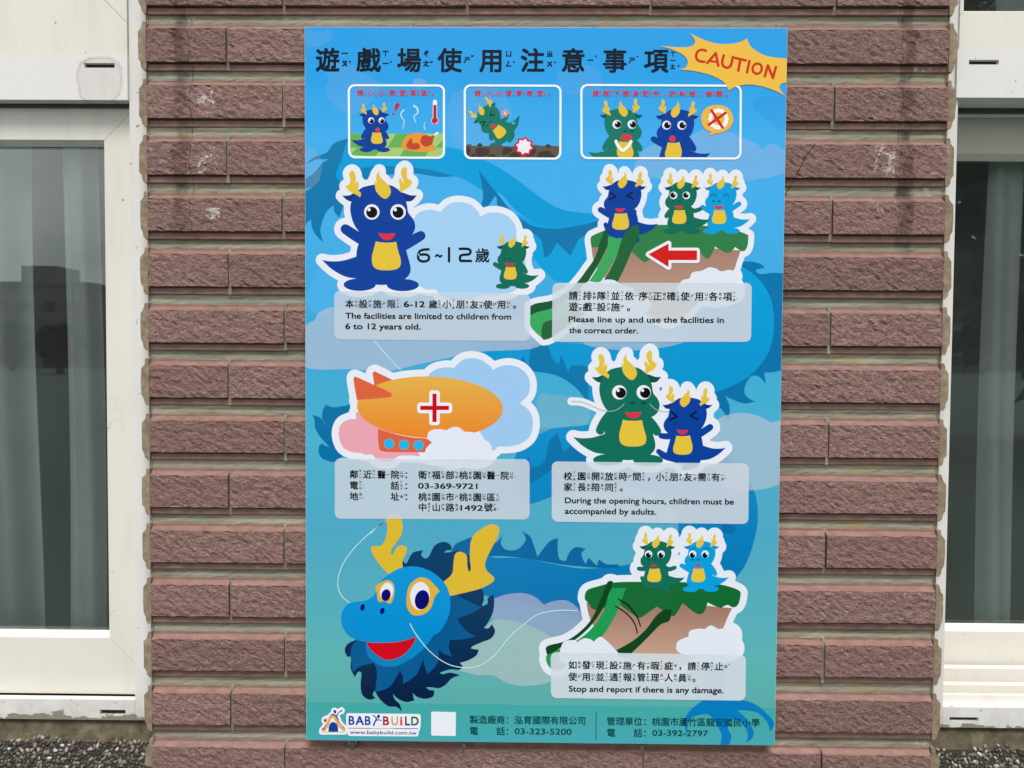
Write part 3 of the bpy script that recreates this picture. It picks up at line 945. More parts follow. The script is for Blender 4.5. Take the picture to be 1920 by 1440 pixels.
K_INK = 0.88
def srgb_ink(h, k):
    c = srgb(h, 1.0)
    l = 0.3 * c[0] + 0.6 * c[1] + 0.1 * c[2]
    return tuple(max(0.0, k * (l + (v - l) * 1.0) * (1 - 0.35 * math.exp(-l / 0.05)) - 0.004) for v in c)
STEP = 4e-6
class Ink:
    """Flat print on the board; every shape lies one hair above the last."""
    def __init__(s, name, layer, mat=None, label=None):
        s.name, s.k, s.v, s.f, s.c, s.mat, s.label = name, layer, [], [], [], mat or MT['ink'], label
        s.halo_polys = []
    def raw(s, pts2, tris, cols, y=None):
        y = -s.k * STEP if y is None else y
        b = len(s.v)
        s.v += [(x, y, z + Z0) for x, z in pts2]
        s.c += cols
        s.f += [tuple(i + b for i in t) for t in tris]
    def fill(s, poly, col, bump=True, alpha=1.0, holes=(), keep=True, clip=None):
        if clip: poly = clip_rect(poly, *clip)
        if len(poly) < 3: return
        if keep: s.halo_polys.append(poly)
        q = [uv(p) for p in poly]
        q = clip_rect(q, -SW / 2 + 0.0004, -SH / 2 + 0.0004, SW / 2 - 0.0004, SH / 2 - 0.0004)
        o = []
        for p in q:
            if not o or abs(p[0] - o[-1][0]) + abs(p[1] - o[-1][1]) > 2e-6: o.append(p)
        if len(o) < 3: return
        loops = [[Vector((a, b, 0)) for a, b in o]] + [[Vector((*uv(p), 0)) for p in h] for h in holes]
        tris = tessellate_polygon(loops)
        allp = [p for lp in loops for p in lp]
        tris = [t if (allp[t[1]] - allp[t[0]]).cross(allp[t[2]] - allp[t[0]]).z > 0 else (t[0], t[2], t[1]) for t in tris]
        if callable(col): cols = [(*col(p.x, p.y), alpha) for p in allp]
        else: cols = [(*srgb_ink(col, K_INK), alpha)] * len(allp)
        s.raw([(p.x, p.y) for p in allp], tris, cols)
        if bump: s.k += 1
    def halo(s, width, col, polys=None, step=1.15, smooth=0):
        """White sticker edge: everything within width of the shapes, traced as one outline."""
        polys = polys or s.halo_polys
        A = [np.array(p) for p in polys]
        mn = np.min([a.min(0) for a in A], 0) - width - 3; mx_ = np.max([a.max(0) for a in A], 0) + width + 3
        xs = np.arange(mn[0], mx_[0], step); ys = np.arange(mn[1], mx_[1], step)
        D = np.full((len(ys), len(xs)), 1e3)
        for a in A:
            i0, i1 = np.searchsorted(xs, [a[:, 0].min() - width - 3, a[:, 0].max() + width + 3])
            j0, j1 = np.searchsorted(ys, [a[:, 1].min() - width - 3, a[:, 1].max() + width + 3])
            gx, gy = np.meshgrid(xs[i0:i1], ys[j0:j1])
            d = np.full(gx.shape, 1e3); ins = np.zeros(gx.shape, bool)
            for k in range(len(a)):
                p, q = a[k - 1], a[k]
                e = q - p; L2 = max(e @ e, 1e-9)
                t = np.clip(((gx - p[0]) * e[0] + (gy - p[1]) * e[1]) / L2, 0, 1)
                d = np.minimum(d, (gx - p[0] - t * e[0]) ** 2 + (gy - p[1] - t * e[1]) ** 2)
                cr_ = (p[1] > gy) != (q[1] > gy)
                if e[1] != 0: ins ^= cr_ & (gx < p[0] + (gy - p[1]) * e[0] / e[1])
            d = np.sqrt(d); d[ins] = -1
            D[j0:j1, i0:i1] = np.minimum(D[j0:j1, i0:i1], d)
        F_ = D - width
        c = srgb_ink(col, K_INK) + (1.0,)
        V, T = [], []
        inside = F_ < 0
        full = inside[:-1, :-1] & inside[1:, :-1] & inside[:-1, 1:] & inside[1:, 1:]
        anyi = inside[:-1, :-1] | inside[1:, :-1] | inside[:-1, 1:] | inside[1:, 1:]
        def add(P_):
            q = clip_rect([uv(p) for p in P_], -SW / 2 + 0.0004, -SH / 2 + 0.0004, SW / 2 - 0.0004, SH / 2 - 0.0004)
            if len(q) < 3: return
            b = len(V); V.extend(q); T.append(tuple(b + i for i in range(len(q)))[::-1])
        for j in range(full.shape[0]):
            i = 0
            while i < full.shape[1]:
                if full[j, i]:
                    e = i
                    while e < full.shape[1] and full[j, e]: e += 1
                    add([(xs[i], ys[j]), (xs[e], ys[j]), (xs[e], ys[j + 1]), (xs[i], ys[j + 1])])
                    i = e
                else: i += 1
        for j, i in np.argwhere(anyi & ~full):
            cs = [(xs[i], ys[j], F_[j, i]), (xs[i + 1], ys[j], F_[j, i + 1]), (xs[i + 1], ys[j + 1], F_[j + 1, i + 1]), (xs[i], ys[j + 1], F_[j + 1, i])]
            P_ = []
            for k in range(4):
                a, b = cs[k - 1], cs[k]
                if (a[2] < 0) != (b[2] < 0):
                    t = a[2] / (a[2] - b[2]); P_.append((a[0] + (b[0] - a[0]) * t, a[1] + (b[1] - a[1]) * t))
                if b[2] < 0: P_.append(b[:2])
            if len(P_) >= 3: add(P_)
        s.raw(V, T, [c] * len(V))
        s.k += 1
    def build(s, parent=None):
        me = bpy.data.meshes.new(s.name)
        me.from_pydata(s.v, [], s.f)
        at = me.color_attributes.new('ink', 'FLOAT_COLOR', 'POINT')
        at.data.foreach_set('color', np.array(s.c, dtype=np.float32).ravel())
        me.materials.append(s.mat)
        me.update()
        o = bpy.data.objects.new(s.name, me)
        COL.objects.link(o)
        p = parent or sign
        o.parent = p
        loc = Vector(p.location)
        if p.parent is not None: loc += Vector(p.parent.location)
        o.location = -loc
        if s.label: o['label'] = s.label
        return o

class Deferred(Ink):
    """Collects shapes so that a sticker edge can go underneath them."""
    def __init__(s, *a, **k):
        super().__init__(*a, **k); s.todo = []
    def fill(s, poly, col, **k):
        s.todo.append((poly, col, k))
        if k.get('keep', True): s.halo_polys.append(poly)
    def flush(s, width=None, col='#e6eaf5', extra=()):
        if width: s.halo(width, col, s.halo_polys + list(extra))
        for poly, c, k in s.todo:
            k = dict(k); k['keep'] = False
            Ink.fill(s, poly, c, **k)

def grad(y_top_px, y_bot_px, c0, c1):
    z0 = uv((1000, y_top_px))[1]; z1 = uv((1000, y_bot_px))[1]
    a, b = np.array(srgb_ink(c0, K_INK)), np.array(srgb_ink(c1, K_INK))
    def g(x, z):
        t = min(1, max(0, (z - z0) / (z1 - z0)))
        return tuple(a + (b - a) * t)
    return g

# ---- printed ground: sky to teal
bgp = Ink('printed_background', 1)
stops = [(46, '#30a0e8'), (150, '#2ea2ea'), (260, '#44aeee'), (420, '#46aeea'), (640, '#3aa8d8'), (820, '#4cb0d0'), (1000, '#4fa8c6'), (1150, '#58aebc'), (1240, '#5eb2b2'), (1317, '#5aaaaa')]
for i in range(len(stops) - 1):
    (ya, ca), (yb, cb) = stops[i], stops[i + 1]
    if i == 0: ya = 30
    if yb == 1317: yb = 1334
    bgp.fill([(540, ya), (1500, ya), (1500, yb), (540, yb)], grad(ya if i else 46, yb, ca, cb), bump=False)
bgp.k = 2
bgp.fill([(540, 1316), (1500, 1328), (1500, 1420), (540, 1410)], grad(1317, 1400, '#42a8a4', '#48a8b4'), bump=True)
obg = bgp.build()

# ---- the long dragon's body winding behind everything
bd = Ink('printed_serpent_body', 4)
bd.fill(path('574,560 590,520 600,500 640,470 700,470 700,520 650,560 600,590', 'g'), '#48b0ea', keep=False)
bd.fill(path('40,100* 100,50 180,20 230,-40 330,-70 480,-70 430,30 400,60 330,140 290,350 260,440* 230,400 225,360* 180,400 150,470 140,530 160,600* 110,550 85,500 80,450* 55,470 42,500 30,480 30,290 60,260 78,245* 55,250 30,265 30,205 100,150 150,90 195,63* 120,65 80,80', 'za'),
        grad(270, 460, '#1a7cae', '#0878b2'))
bd.fill(path('640,300 655,262 700,258 770,262 832,274 870,283 915,303 960,330 1020,375 1058,394 1120,403 1125,418 1058,428 1010,420 970,397 938,363 904,357* 880,342 852,331 779,322 735,322 691,330 650,345 630,330'), grad(260, 420, '#02a0de', '#009ad8'))
bd.fill(path('380,130 480,110 640,110 800,125 900,145 1000,172* 900,178 750,155 600,160 450,190 300,240 250,240 300,170', 'za'), '#0a80b8')
bd.fill(path('960,402 1010,420 1058,428 1095,420 1125,418 1130,520 1090,560 1070,545 1035,522 1005,490 985,460'), '#00a0dc')
bd.fill(path('1158,130* 1180,240 1185,300 1172,370* 1220,360 1260,300* 1275,320 1280,360 1340,400 1400,450 1440,500 1480,530 1530,555 1560,590 1570,640 1580,695* 1620,670 1660,600* 1700,640 1745,685* 1770,640 1800,580 1830,560 1880,540 1940,520 1960,450 1920,460 1800,490 1650,510 1500,490 1380,410 1290,300 1200,190', 'za'), '#0878b0')
# upper right loop
bd.fill(path('1560,775* 1640,768 1720,790 1740,815* 1690,825 1680,842 1720,860 1800,850 1900,860 1960,880 1960,1500 1500,1500 1500,1000', 'c4'), '#0a76b0')
bd.fill(path('1690,115* 1660,120 1645,180 1665,325* 1640,290 1600,260 1550,265 1510,330 1505,390 1540,430 1585,452* 1500,465 1400,430 1358,408* 1390,480 1392,560 1385,595* 1340,520 1290,480 1200,440 1100,300 1300,0 1900,0 1900,190 1760,190 1720,160', 'c6'), '#0a74ac')
bd.fill(path('892,652 960,640 1025,640 1095,645 1195,650 1282,630 1330,600 1320,560 1300,520 1340,490 1386,498 1423,524 1446,563 1451,615 1443,655 1425,685 1395,712 1340,737 1250,770 1150,775 1105,752 1082,727 1045,705 1000,696 950,690 920,680'), grad(500, 760, '#02a0dc', '#0292cc'))
bd.fill(path('18,0* 60,120 95,165 115,160 125,100* 150,150 185,235* 200,190 250,180 330,200 330,300 330,450 300,420 230,340 110,260 0,235 -200,200 -160,120 -150,120 -120,210 -100,60 -60,20', 'c6'), '#0878b0')
# middle loop going down the right side to the head
bd.fill(path('985,815 1060,800 1150,796 1250,806 1330,832 1385,875 1414,921 1421,965 1415,1010 1398,1058 1376,1088 1340,1130 1270,1170 1180,1175 1085,1160 1018,1136 960,1125 900,1110 905,1050 942,1046 988,1047 1040,1058 1100,1066 1180,1058 1240,1040 1266,1010 1272,985 1261,953 1230,929 1180,914 1100,918 1037,931 985,944 960,900'), grad(800, 1150, '#0290cc', '#0072b0'))
bd.fill(path('30,660* 60,740 130,700 150,600 190,550 205,545 225,600 240,655* 280,620 340,655 400,700 420,760 200,745 40,830', 'zb'), '#0a74ac')
bd.fill(path('1175,1075* 1240,1078 1245,1110 1225,1128* 1175,1120', 'zb'), '#0a6eaa')
bd.fill(path('930,260* 960,200 1020,170 1080,155 1200,190 1255,135* 1240,190 1270,230 1340,230 1390,180 1385,140 1365,115* 1420,150 1445,210 1465,275* 1490,240 1540,180 1590,160* 1590,240 1602,290 1640,300* 1660,250 1700,215 1760,225* 1735,260 1760,320* 1780,280* 1830,330* 1842,290* 1890,320 1960,322 1960,345* 1800,340 1600,320 1400,285 1200,270 1000,300', 'c7'), '#0a68a2')
# tufts left of the airship
bd.fill(path('100,552* 160,570 190,610 230,645* 180,590 180,520 205,475* 260,495 340,485 420,490 420,700 300,890 200,890 155,850 152,790 175,765* 195,780 232,795* 190,750 150,700 122,640 120,590', 'c5'), '#0a72a8')
# foot
bd.fill(path('1050,880 1110,870 1178,885 1168,1000 1165,1110 1180,1155* 1290,1155 1370,1185 1430,1235 1475,1290 1465,1335 1450,1342* 1445,1310 1420,1270 1370,1230 1300,1218 1250,1218* 1290,1250 1320,1290 1350,1340 1345,1385 1300,1420* 1315,1390 1310,1340 1270,1290 1200,1262* 1195,1330 1215,1380 1180,1470 1145,1450 1155,1370 1120,1300 1080,1245 1020,1245 970,1265 948,1310 942,1375* 930,1310 935,1255 975,1205 1025,1165 1060,1120', 'c8'), '#0c7cc0')
obd = bd.build()

# ---- printed clouds, half see-through
cln = [24]
def cloud(spec, tr, a, c='#d8e8f6'):
    cl = Ink('printed_cloud', cln[0], MT['veil'])
    cl.fill(path(spec, tr), c, alpha=a); cl.build(); cln[0] += 1
cloud('572,612 590,600 600,585 640,575 760,590 1000,600 1010,650 895,660 800,680 735,695 700,697 660,692 575,690 560,650', 'g', 0.42)
cloud('1240,720 1310,650 1300,590 1400,545 1520,540 1620,565 1700,610* 1840,580 1900,600 1900,1000 1840,1030 1750,1080 1600,1115 1450,1110 1350,1080 1250,900', 'c6', 0.40)
cloud('300,20 500,60 700,68 900,45 1060,5* 900,-40 400,-40', 'c6', 0.35)
cloud('-40,410 60,405 250,420 340,500 320,620 200,640 60,655 -60,680', 'c6', 0.30, '#a0dcec')
cloud('720,1000 830,920 1000,920 1150,830 1250,800 1400,830 1480,870 1600,920 1640,970* 1660,940 1720,920 1780,950 1860,1010 1860,1120 1500,1200 1100,1200 700,1150', 'c2', 0.18)
cloud('45,950 110,965 170,1040 150,1200 30,1260', 'c1', 0.10)
cloud('60,60* 150,80 250,70 230,150 150,190 60,180', 'c1', 0.06)
cloud('180,320 300,300 420,340 600,480 500,640 380,700 240,600 200,500 230,440', 'c1', 0.06)
cloud('860,440 930,430 960,480 880,500', 'c1', 0.18)
cloud('1150,560 1300,500 1500,520 1600,700 1500,900 1250,960 1120,780', 'c1', 0.06)
cloud('100,400 220,330 400,360 430,500 300,560 120,520', 'c2', 0.05)
cloud('1560,620 1700,560 1830,600 1830,800 1700,760', 'c2', 0.06, '#0a70c0')
cloud('1195,555 1240,515 1350,497 1440,515 1505,568* 1570,545 1650,545 1720,600 1740,680 1680,740 1600,765 1538,750 1400,700 1280,665 1190,660', 'c7', 0.62, '#a8bce2')
cloud('1190,668 1280,662 1400,690 1500,735 1600,790 1700,860 1700,1000 1538,1045 1480,1060 1380,1067 1280,1050 1195,1003 1100,1000 1030,985 940,940 1000,830 1100,760', 'c7', 0.50, '#c8e0e0')

# ---- the head of the long dragon
hd = Ink('dragon_head_drawing', 40, label='large sky-blue dragon head with dark mane and yellow antlers')
def H(spec, col): hd.fill(path(spec, 'c7'), col)
H('640,295* 660,315 700,250 765,235* 752,262 775,285 800,270 835,205 890,183 930,200 942,232* 905,235 895,250* 940,245 1000,240 1060,290 1060,360 1010,420 1090,460 1130,480 1135,540 1125,575 1160,560 1160,530 1195,505* 1200,560 1190,620 1160,680 1135,712* 1165,712 1185,688* 1205,730 1180,775 1120,800 1065,825 1060,838* 1105,845* 1090,880 1040,910 990,925* 1008,948* 985,968 930,965 865,985* 885,995 930,985 990,1000* 940,1020 900,1060 860,1080 820,1075 780,1075* 800,1090 832,1095* 825,1130 780,1145 730,1135 700,1110* 705,1140 710,1155* 660,1165 610,1145 578,1115* 590,1150 620,1180 635,1225* 600,1195 550,1190 500,1150 465,1095* 455,1120 472,1142* 430,1150 390,1120 380,1060 385,990 365,980 345,1012* 320,960 320,890 300,890* 283,850 300,810 355,782* 500,700 600,500', grad(1020, 1330, '#0a4672', '#02264e'))
H('355,785* 325,830 320,900 335,985* 370,950 460,925* 480,980 470,1105* 560,1070 620,975* 640,1010 640,1055* 720,1000 765,900* 775,950 790,995* 850,930 860,840* 890,870 940,885* 920,830 930,785* 1010,780 1085,765* 1020,720 970,655* 1060,620 1125,585* 1040,545 975,515* 930,480 800,500 600,750', grad(1100, 1290, '#0a5a92', '#0c5f98'))
H('415,800* 412,850 440,900 500,940 550,948 610,942 690,900 760,850 800,790* 700,700 500,720', grad(1200, 1250, '#0a74b4', '#1484c0'))
H('538,45 545,100 530,170 505,205 450,212 448,245 480,300 520,350 555,382* 600,360 640,338* 637,300 660,250 662,215 625,205 598,222 578,262* 566,255 572,225 598,190 625,150 637,110 634,55 600,10 560,10', '#dcb834')
H('1110,110 1180,75 1228,95 1222,150 1180,230 1145,310 1155,360 1197,400 1190,430 1120,468 1020,495 930,515* 885,430* 940,380 950,310 960,260 990,243 1030,265 1035,330 1044,366* 1056,350 1050,280 1055,190 1075,140', '#dcb834')
H('555,380 620,345 700,333 780,350 850,390 905,450 930,530 925,620 890,700 840,750 720,765* 600,800 500,805 430,798 360,785 300,750 265,690 262,630 290,575 340,552 400,545 450,522 475,490 500,430', grad(1060, 1200, '#0c96d8', '#068cd0'))
H('720,764* 800,760 830,750 780,820 720,875 690,900 640,880 690,830', grad(1190, 1240, '#068cd0', '#0e86c6'))
H('415,800* 500,803 600,798 680,780 722,765* 700,815 650,870 590,900 530,905 470,870 435,835', '#d00c20')
H('470,455* 510,430 550,418 580,440 588,490 575,545 553,567* 530,552 500,552 485,540 480,500', '#deb03c')
hd.fill(ell(540, 488, 40, 56, 14, 'c7'), '#e4e8f6'); hd.fill(ell(536, 510, 28, 37, 14, 'c7'), '#0a1078')
H('490,560* 505,550 530,548 556,562* 540,590 500,590', '#0c92d4')
H('662,530 680,450 740,402 800,415 840,455 865,485* 835,520 810,590 760,630 700,630 668,590', '#deb03c')
hd.fill(ell(745, 515, 61, 86, 3, 'c7'), '#e4e8f6'); hd.fill(ell(757, 538, 44, 60, 12, 'c7'), '#0a1078')
hd.fill(ell(392, 585, 13, 21, 12, 'c7'), '#0a1078'); hd.fill(ell(513, 607, 14, 20, 12, 'c7'), '#0a1078')
for spec, tr in (('310,555 262,510 240,440 262,340 330,235 430,135 540,48', 'c7'), ('683,685 720,750 800,850 900,925 1000,953 1100,945 1200,880 1290,770 1380,690 1460,632 1538,610 1620,602 1710,606', 'c7'),
                 ('540,1440 660,1335 760,1265 870,1180 1000,1060 1100,960 1140,880', 'c5'), ('570,0 660,105 765,215', 'c5')):
    wh = Ink('printed_whisker', hd.k + 1)
    wh.fill(thick(path(spec, tr, closed=False, n=6), 1.5), '#c4ecf2'); wh.build()
ohd = hd.build()

# ---- little dragons, from one pattern (drawn facing right, tail at left)
DG = {'blue': ('#0b44a2', '#083788', '#0a3a92'), 'green': ('#12705c', '#0c5648', '#0b5547'), 'cyan': ('#0f9edc', '#0a86c4', '#0a4a80'), 'icongreen': ('#1b7a68', '#146050', '#0c4a44')}
def dragon(ink, cx, ytop, s, colour, mirror=False, rot=0, arms=('upL', 'upR'), eyes='round', mouth='smile', look=(0, 3), feet='flat', clip=None, sit=False, tail=True):
    body, dark, nost = DG[colour]
    ca, sa = math.cos(math.radians(rot)), math.sin(math.radians(rot))
    def tf(pts):
        o = []
        for x, y in pts:
            a, b = (x - 605) * s, (y - 120) * s
            if mirror: a = -a
            b2 = b - 485 * s                           # turn about the head
            o.append((cx + a * ca - b2 * sa, ytop + 485 * s + a * sa + b2 * ca))
        return o
    def F(spec, c, **k): ink.fill(tf(path(spec, 'g', n=4)), c, clip=clip, **k)
    def E(x, y, rx, ry, c, r=0): ink.fill(tf(ell(x, y, rx, ry, r, n=22)), c, clip=clip)
    def T(spec, w_, c, w1=None): ink.fill(tf(thick(path(spec, 'g', closed=False, n=4), w_, w1)), c, clip=clip)
    if tail: F('175,790* 240,800 330,795 430,765* 520,800 520,930 460,932* 350,915 250,860', body)
    if 'upL' in arms: T('480,640 420,605 350,558', 84, body, 74)
    if 'dnL' in arms: T('480,610 430,670 395,735', 84, body, 74)
    if 'stL' in arms: T('490,650 420,665 335,640', 80, body, 62)
    if 'upR' in arms: T('760,690 840,650 915,608', 92, body, 72)
    if 'dnR' in arms: T('740,620 810,690 850,745', 84, body, 72)
    if 'stR' in arms: T('740,640 830,660 900,655', 80, body, 62)
    F('480,600 450,665 435,720 428,790 415,860 455,925 500,958 580,975 660,975 740,958 800,930 833,890 838,840 820,770 800,700 770,600', body)
    if feet == 'flat':
        E(457, 975, 121, 47, body); E(780, 978, 121, 46, body)
    elif feet == 'run':
        T('500,930 540,985 640,1010', 90, body, 60); T('760,900 860,880 930,830', 100, body, 56)
    elif feet == 'sit':
        T('540,930 470,960 440,1000', 100, body, 60); T('700,930 790,900 850,800', 100, body, 56)
    F('580,640* 655,655 728,640* 745,720 765,790 758,840 720,862 655,868 590,860 555,830 548,770 562,710', '#e4c23e')
    F('325,308* 380,305 430,280 500,270 500,350 430,355 370,345', dark)
    F('885,305* 840,305 780,285 720,275 730,350 800,352 850,345', dark)
    F('386,400 410,310 450,265 500,238 610,222 710,238 780,300 810,370 822,435 862,490 873,545 850,600 790,637 700,658 600,655 520,625 450,575 405,500', body)
    F('378,140 400,120 422,140 428,190 415,230* 430,208 445,205 452,225 445,265 467,290 460,320* 430,300 380,275 352,235 378,225 388,190', '#e4c23e')
    F('770,115 795,92 812,115 812,170 835,190 850,205 830,240 790,265 765,282* 752,262 760,240 750,195 765,180 780,205 792,210 782,185 768,150', '#e4c23e')
    F('605,120* 610,165 640,195 680,240 690,285 665,325 635,328 600,300 575,260 568,190* 585,212 580,160', '#e4c23e')
    if eyes in ('round', 'worry'):
        lx, ly = look
        for ex in (548, 745):
            E(ex, 430, 58, 58, '#eaeef8'); E(ex + lx, 430 + ly, 42, 42, '#0c1018'); E(ex + lx - 21, 430 + ly - 20, 12, 12, '#eaeef8')
        if eyes == 'worry':
            T('480,365 520,335 570,330', 10, nost); T('700,330 750,345 800,380', 10, nost)
    elif eyes == 'squint':
        for sp in ('505,382* 575,432*', '575,432* 492,468*', '792,382* 718,440*', '718,440* 805,476*'):
            T(sp, 17, '#06101e')
    elif eyes == 'happy':
        T('508,450 525,418 550,408 575,422 590,452', 11, nost); T('702,450 720,418 745,408 772,422 788,452', 11, nost)
    E(655, 517, 24, 11, nost); E(743, 517, 24, 11, nost)
    if mouth == 'smile': F('594,588* 660,594 726,588* 705,625 662,642 622,625', '#e03040')
    elif mouth == 'wide': F('580,582* 660,598 740,582* 715,622 662,644 608,622', '#d8303c')
    elif mouth == 'o': E(670, 605, 42, 40, '#e03a44')
    elif mouth == 'O': E(670, 600, 74, 40, '#e03a44')
    elif mouth == 'sad': F('605,630* 630,595 662,582 700,595 722,630* 662,618', '#c83040')

# picture 1: two dragons and a cloud
p = Deferred('dragon_drawing', 50, label='big blue dragon and small green dragon by a pale cloud with 6 to 12')
p.fill(path('860,490 900,435 980,412 1065,430* 1120,375 1190,355 1280,370 1340,420 1362,465* 1430,435 1520,440 1590,480 1630,550 1637,640 1700,800 1680,960 1600,1030 1540,1045 1450,1055 1365,1050* 1310,1085 1200,1100 1100,1085 1025,1010* 960,1010 900,980 800,900 800,600', 'c3'), '#a4d0f4')
dragon(p, 711.5, 320, 0.25, 'blue')
dragon(p, 962.5, 441, 0.1113, 'green', True, arms=('upR', 'dnL'), eyes='happy', mouth='wide')
p.flush(12)
lay1 = p.k
op1 = p.build()
t6 = Ink('age_lettering', lay1 + 2)
def S6(spec, w_=18): t6.fill(thick(path(spec, 'c3', closed=False, n=5), w_ / 4), '#141c30')
S6('975,710 938,712 908,724 896,755 900,785 922,799 948,800 972,790 978,768 965,752 940,748 904,750')
S6('1028,762 1038,752 1050,758 1060,766 1072,756', 14)
S6('1128,700* 1128,800*'); S6('1208,706* 1262,706 1286,716 1288,735 1272,748 1228,752 1211,765 1211,796* 1293,797*')

# picture 2: floating island with slide
p = Deferred('slide_drawing', 50, label='blue dragon on a green slide with green and cyan dragons queueing and a red arrow')
p.fill(path('495,655* 900,640* 1570,690* 1545,760 1505,850 1360,960 1200,1130 1060,1212 960,1180 880,1140 700,1000 560,850 510,760', 'c4'), grad(470, 590, '#a88070', '#c2a08c'))
p.fill(path('490,600 530,570 650,530 850,510 1000,505 1200,508 1400,520 1550,550 1625,580* 1620,650 1600,690 1570,692 1530,665* 1500,700 1470,708 1430,690 1385,662* 1365,710 1340,748 1310,740 1250,690 1100,700 950,740 880,778* 840,750 780,695* 600,670 495,668*', 'c4'), '#34804a')
dragon(p, 1354.5, 329, 0.1215, 'cyan', True, arms=('upL', 'upR'), eyes='happy', mouth='wide')
dragon(p, 1279.8, 328.5, 0.1223, 'green', True, arms=('stL', 'dnR'), mouth='smile', look=(8, -3))
p.fill(path('590,540* 620,600 600,680 545,790 490,880 460,930 400,1000 300,1060 215,1105 100,1135 55,1160* 55,1090* 100,1070 215,1048 320,990 400,910 460,830 520,740 560,620', 'c4'), '#1f5c36')
p.fill(path('615,590* 720,590* 690,690 640,790 590,870 540,950 480,1040 380,1110 215,1185 150,1215 135,1290 150,1330* 60,1240 55,1160* 100,1135 215,1105 320,1060 420,990 480,910 530,830 590,720 610,660', 'c4'), '#3ca860')
dragon(p, 1171, 322.5, 0.145, 'blue', True, arms=('upR',), eyes='squint', feet='sit')
p.fill(path('835,505* 835,590 790,680 740,800 690,900 640,980 560,1060 400,1180 215,1310 150,1332* 135,1290 150,1215 215,1185 380,1110 480,1040 560,940 630,830 680,720 710,620 740,560 790,515', 'c4'), '#24683c')
p.fill(path('420,960 470,915 540,920 600,900 660,905 710,935 790,960 820,1010 900,1040 920,1100 850,1150 700,1170 520,1160 430,1130 400,1060', 'c4'), '#e2e7f4')
p.fill(path('1110,960 1150,905 1200,890 1220,850 1290,835 1340,812 1390,820 1430,840 1500,830 1540,870 1530,910 1560,960 1540,1020 1400,1060 1250,1040 1130,1030', 'c4'), '#e2e7f4')
p.flush(11)
arrow = path('905,718* 1050,640* 1050,690* 1255,690* 1255,760* 1050,760* 1050,810*', 'c4')
p.halo(5.2, '#eceef6', [arrow]); Ink.fill(p, arrow, '#d42020', keep=False)
lay2 = p.k
op2 = p.build()

# picture 3: hospital airship
p = Deferred('airship_drawing', 50, label='orange airship with a red cross among clouds')
p.fill(path('300,700 320,620 380,585 430,580 440,530 600,600 900,840 840,855 750,860 700,900 640,905 590,890 550,850 500,850 470,838 400,830 330,790', 'c5'), '#eaa4b4')
p.fill(path('970,262 1020,215 1100,195 1165,200* 1220,145 1290,125 1370,140 1440,190 1455,215* 1520,185 1600,180 1680,215 1730,290 1725,390 1660,465* 1730,520 1757,600 1740,700 1680,760 1600,785 1490,790* 1440,810 1300,600 1000,300', 'c5'), '#9ec8f0')
p.fill(path('595,655* 700,690 850,720 960,730 1000,760* 950,832* 700,830 620,820 600,780', 'c5'), '#dc6440')
for x_, y_ in ((678, 768), (790, 776), (900, 780)):
    p.fill(ell(x_, y_, 39, 39, 0, 'c5'), '#8a9aa0', keep=False); p.fill(ell(x_, y_, 36, 36, 0, 'c5'), '#20b6f0', keep=False)
p.fill(path('556,238 572,225* 705,290* 640,320* 570,335* 562,290', 'c5'), '#dc6440')
p.fill(ell(985, 494, 548, 231, 1.6, 'c5', 60), grad(700, 820, '#e4b350', '#ea862c'))
p.fill(path('412,285 424,268 445,272 680,380 693,405 675,420 450,438 436,430', 'c5'), '#dc6440')
p.fill(path('970,690 1000,665 1060,658 1108,668* 1150,645 1200,645 1245,678* 1320,685 1346,728* 1420,750 1448,800 1440,850 1400,890 1300,910 1230,895 1150,915 1080,890 960,870 950,820 975,780 1000,760* 970,730', 'c5'), '#e2e7f4')
p.flush(13)
c1_ = path('1003,392* 1035,392* 1035,483* 1127,483* 1127,515* 1035,515* 1035,605* 1003,605* 1003,515* 913,515* 913,483* 1003,483*', 'c5')
p.halo(6, '#eceef6', [c1_]); Ink.fill(p, c1_, '#cc1020', keep=False)
lay3 = p.k
op3 = p.build()

# picture 4: grown-up green dragon and blue child
p = Deferred('dragon_drawing', 50, label='whiskered green dragon holding hands with a laughing blue child dragon')
dragon(p, 1174.4, 663.5, 0.2325, 'green', arms=('dnL', 'dnR'), look=(12, 5))
dragon(p, 1288.8, 728, 0.1665, 'blue', True, arms=('upL', 'stR'), eyes='squint', feet='run', mouth='smile')
wk = [path('205,450 280,455 350,480 430,515 500,525 560,505 600,470', 'c6', closed=False), path('792,468 830,505 880,525 940,528', 'c6', closed=False)]
p.halo(7, '#e6eaf5', [thick(wk[0][:16], 1.0)])
p.flush(13)
for q in wk: Ink.fill(p, thick(q, 1.3), '#9fb8b0', keep=False)
lay4 = p.k
op4 = p.build()

# picture 5: broken slide
p = Deferred('slide_drawing', 50, label='worried green and cyan dragons on an island above a broken green slide')
p.fill(path('325,555* 700,540* 1220,590* 1190,650 1165,710 1100,800 1000,880 850,990 780,1000 700,950 540,880 420,770 350,660', 'c8'), grad(1140, 1230, '#a07a6a', '#c6a08a'))
p.fill(path('315,530 330,480 400,455 500,432 650,428 800,430 1000,432 1150,445 1260,480 1270,520 1255,570 1225,585 1190,570 1150,590* 1110,575 1070,555* 1050,610 1020,628 980,610 930,570 915,560* 880,620 850,638 760,580* 700,620 650,650 600,620 520,560* 380,600 335,555', 'c8'), '#186c36')
dragon(p, 1315.3, 1002, 0.1195, 'cyan', True, arms=('upR', 'dnL'), eyes='worry', mouth='sad', look=(2, 16))
dragon(p, 1232.8, 1002, 0.1195, 'green', True, arms=('stL', 'stR'), eyes='worry', mouth='sad', look=(2, 16), feet='sit')
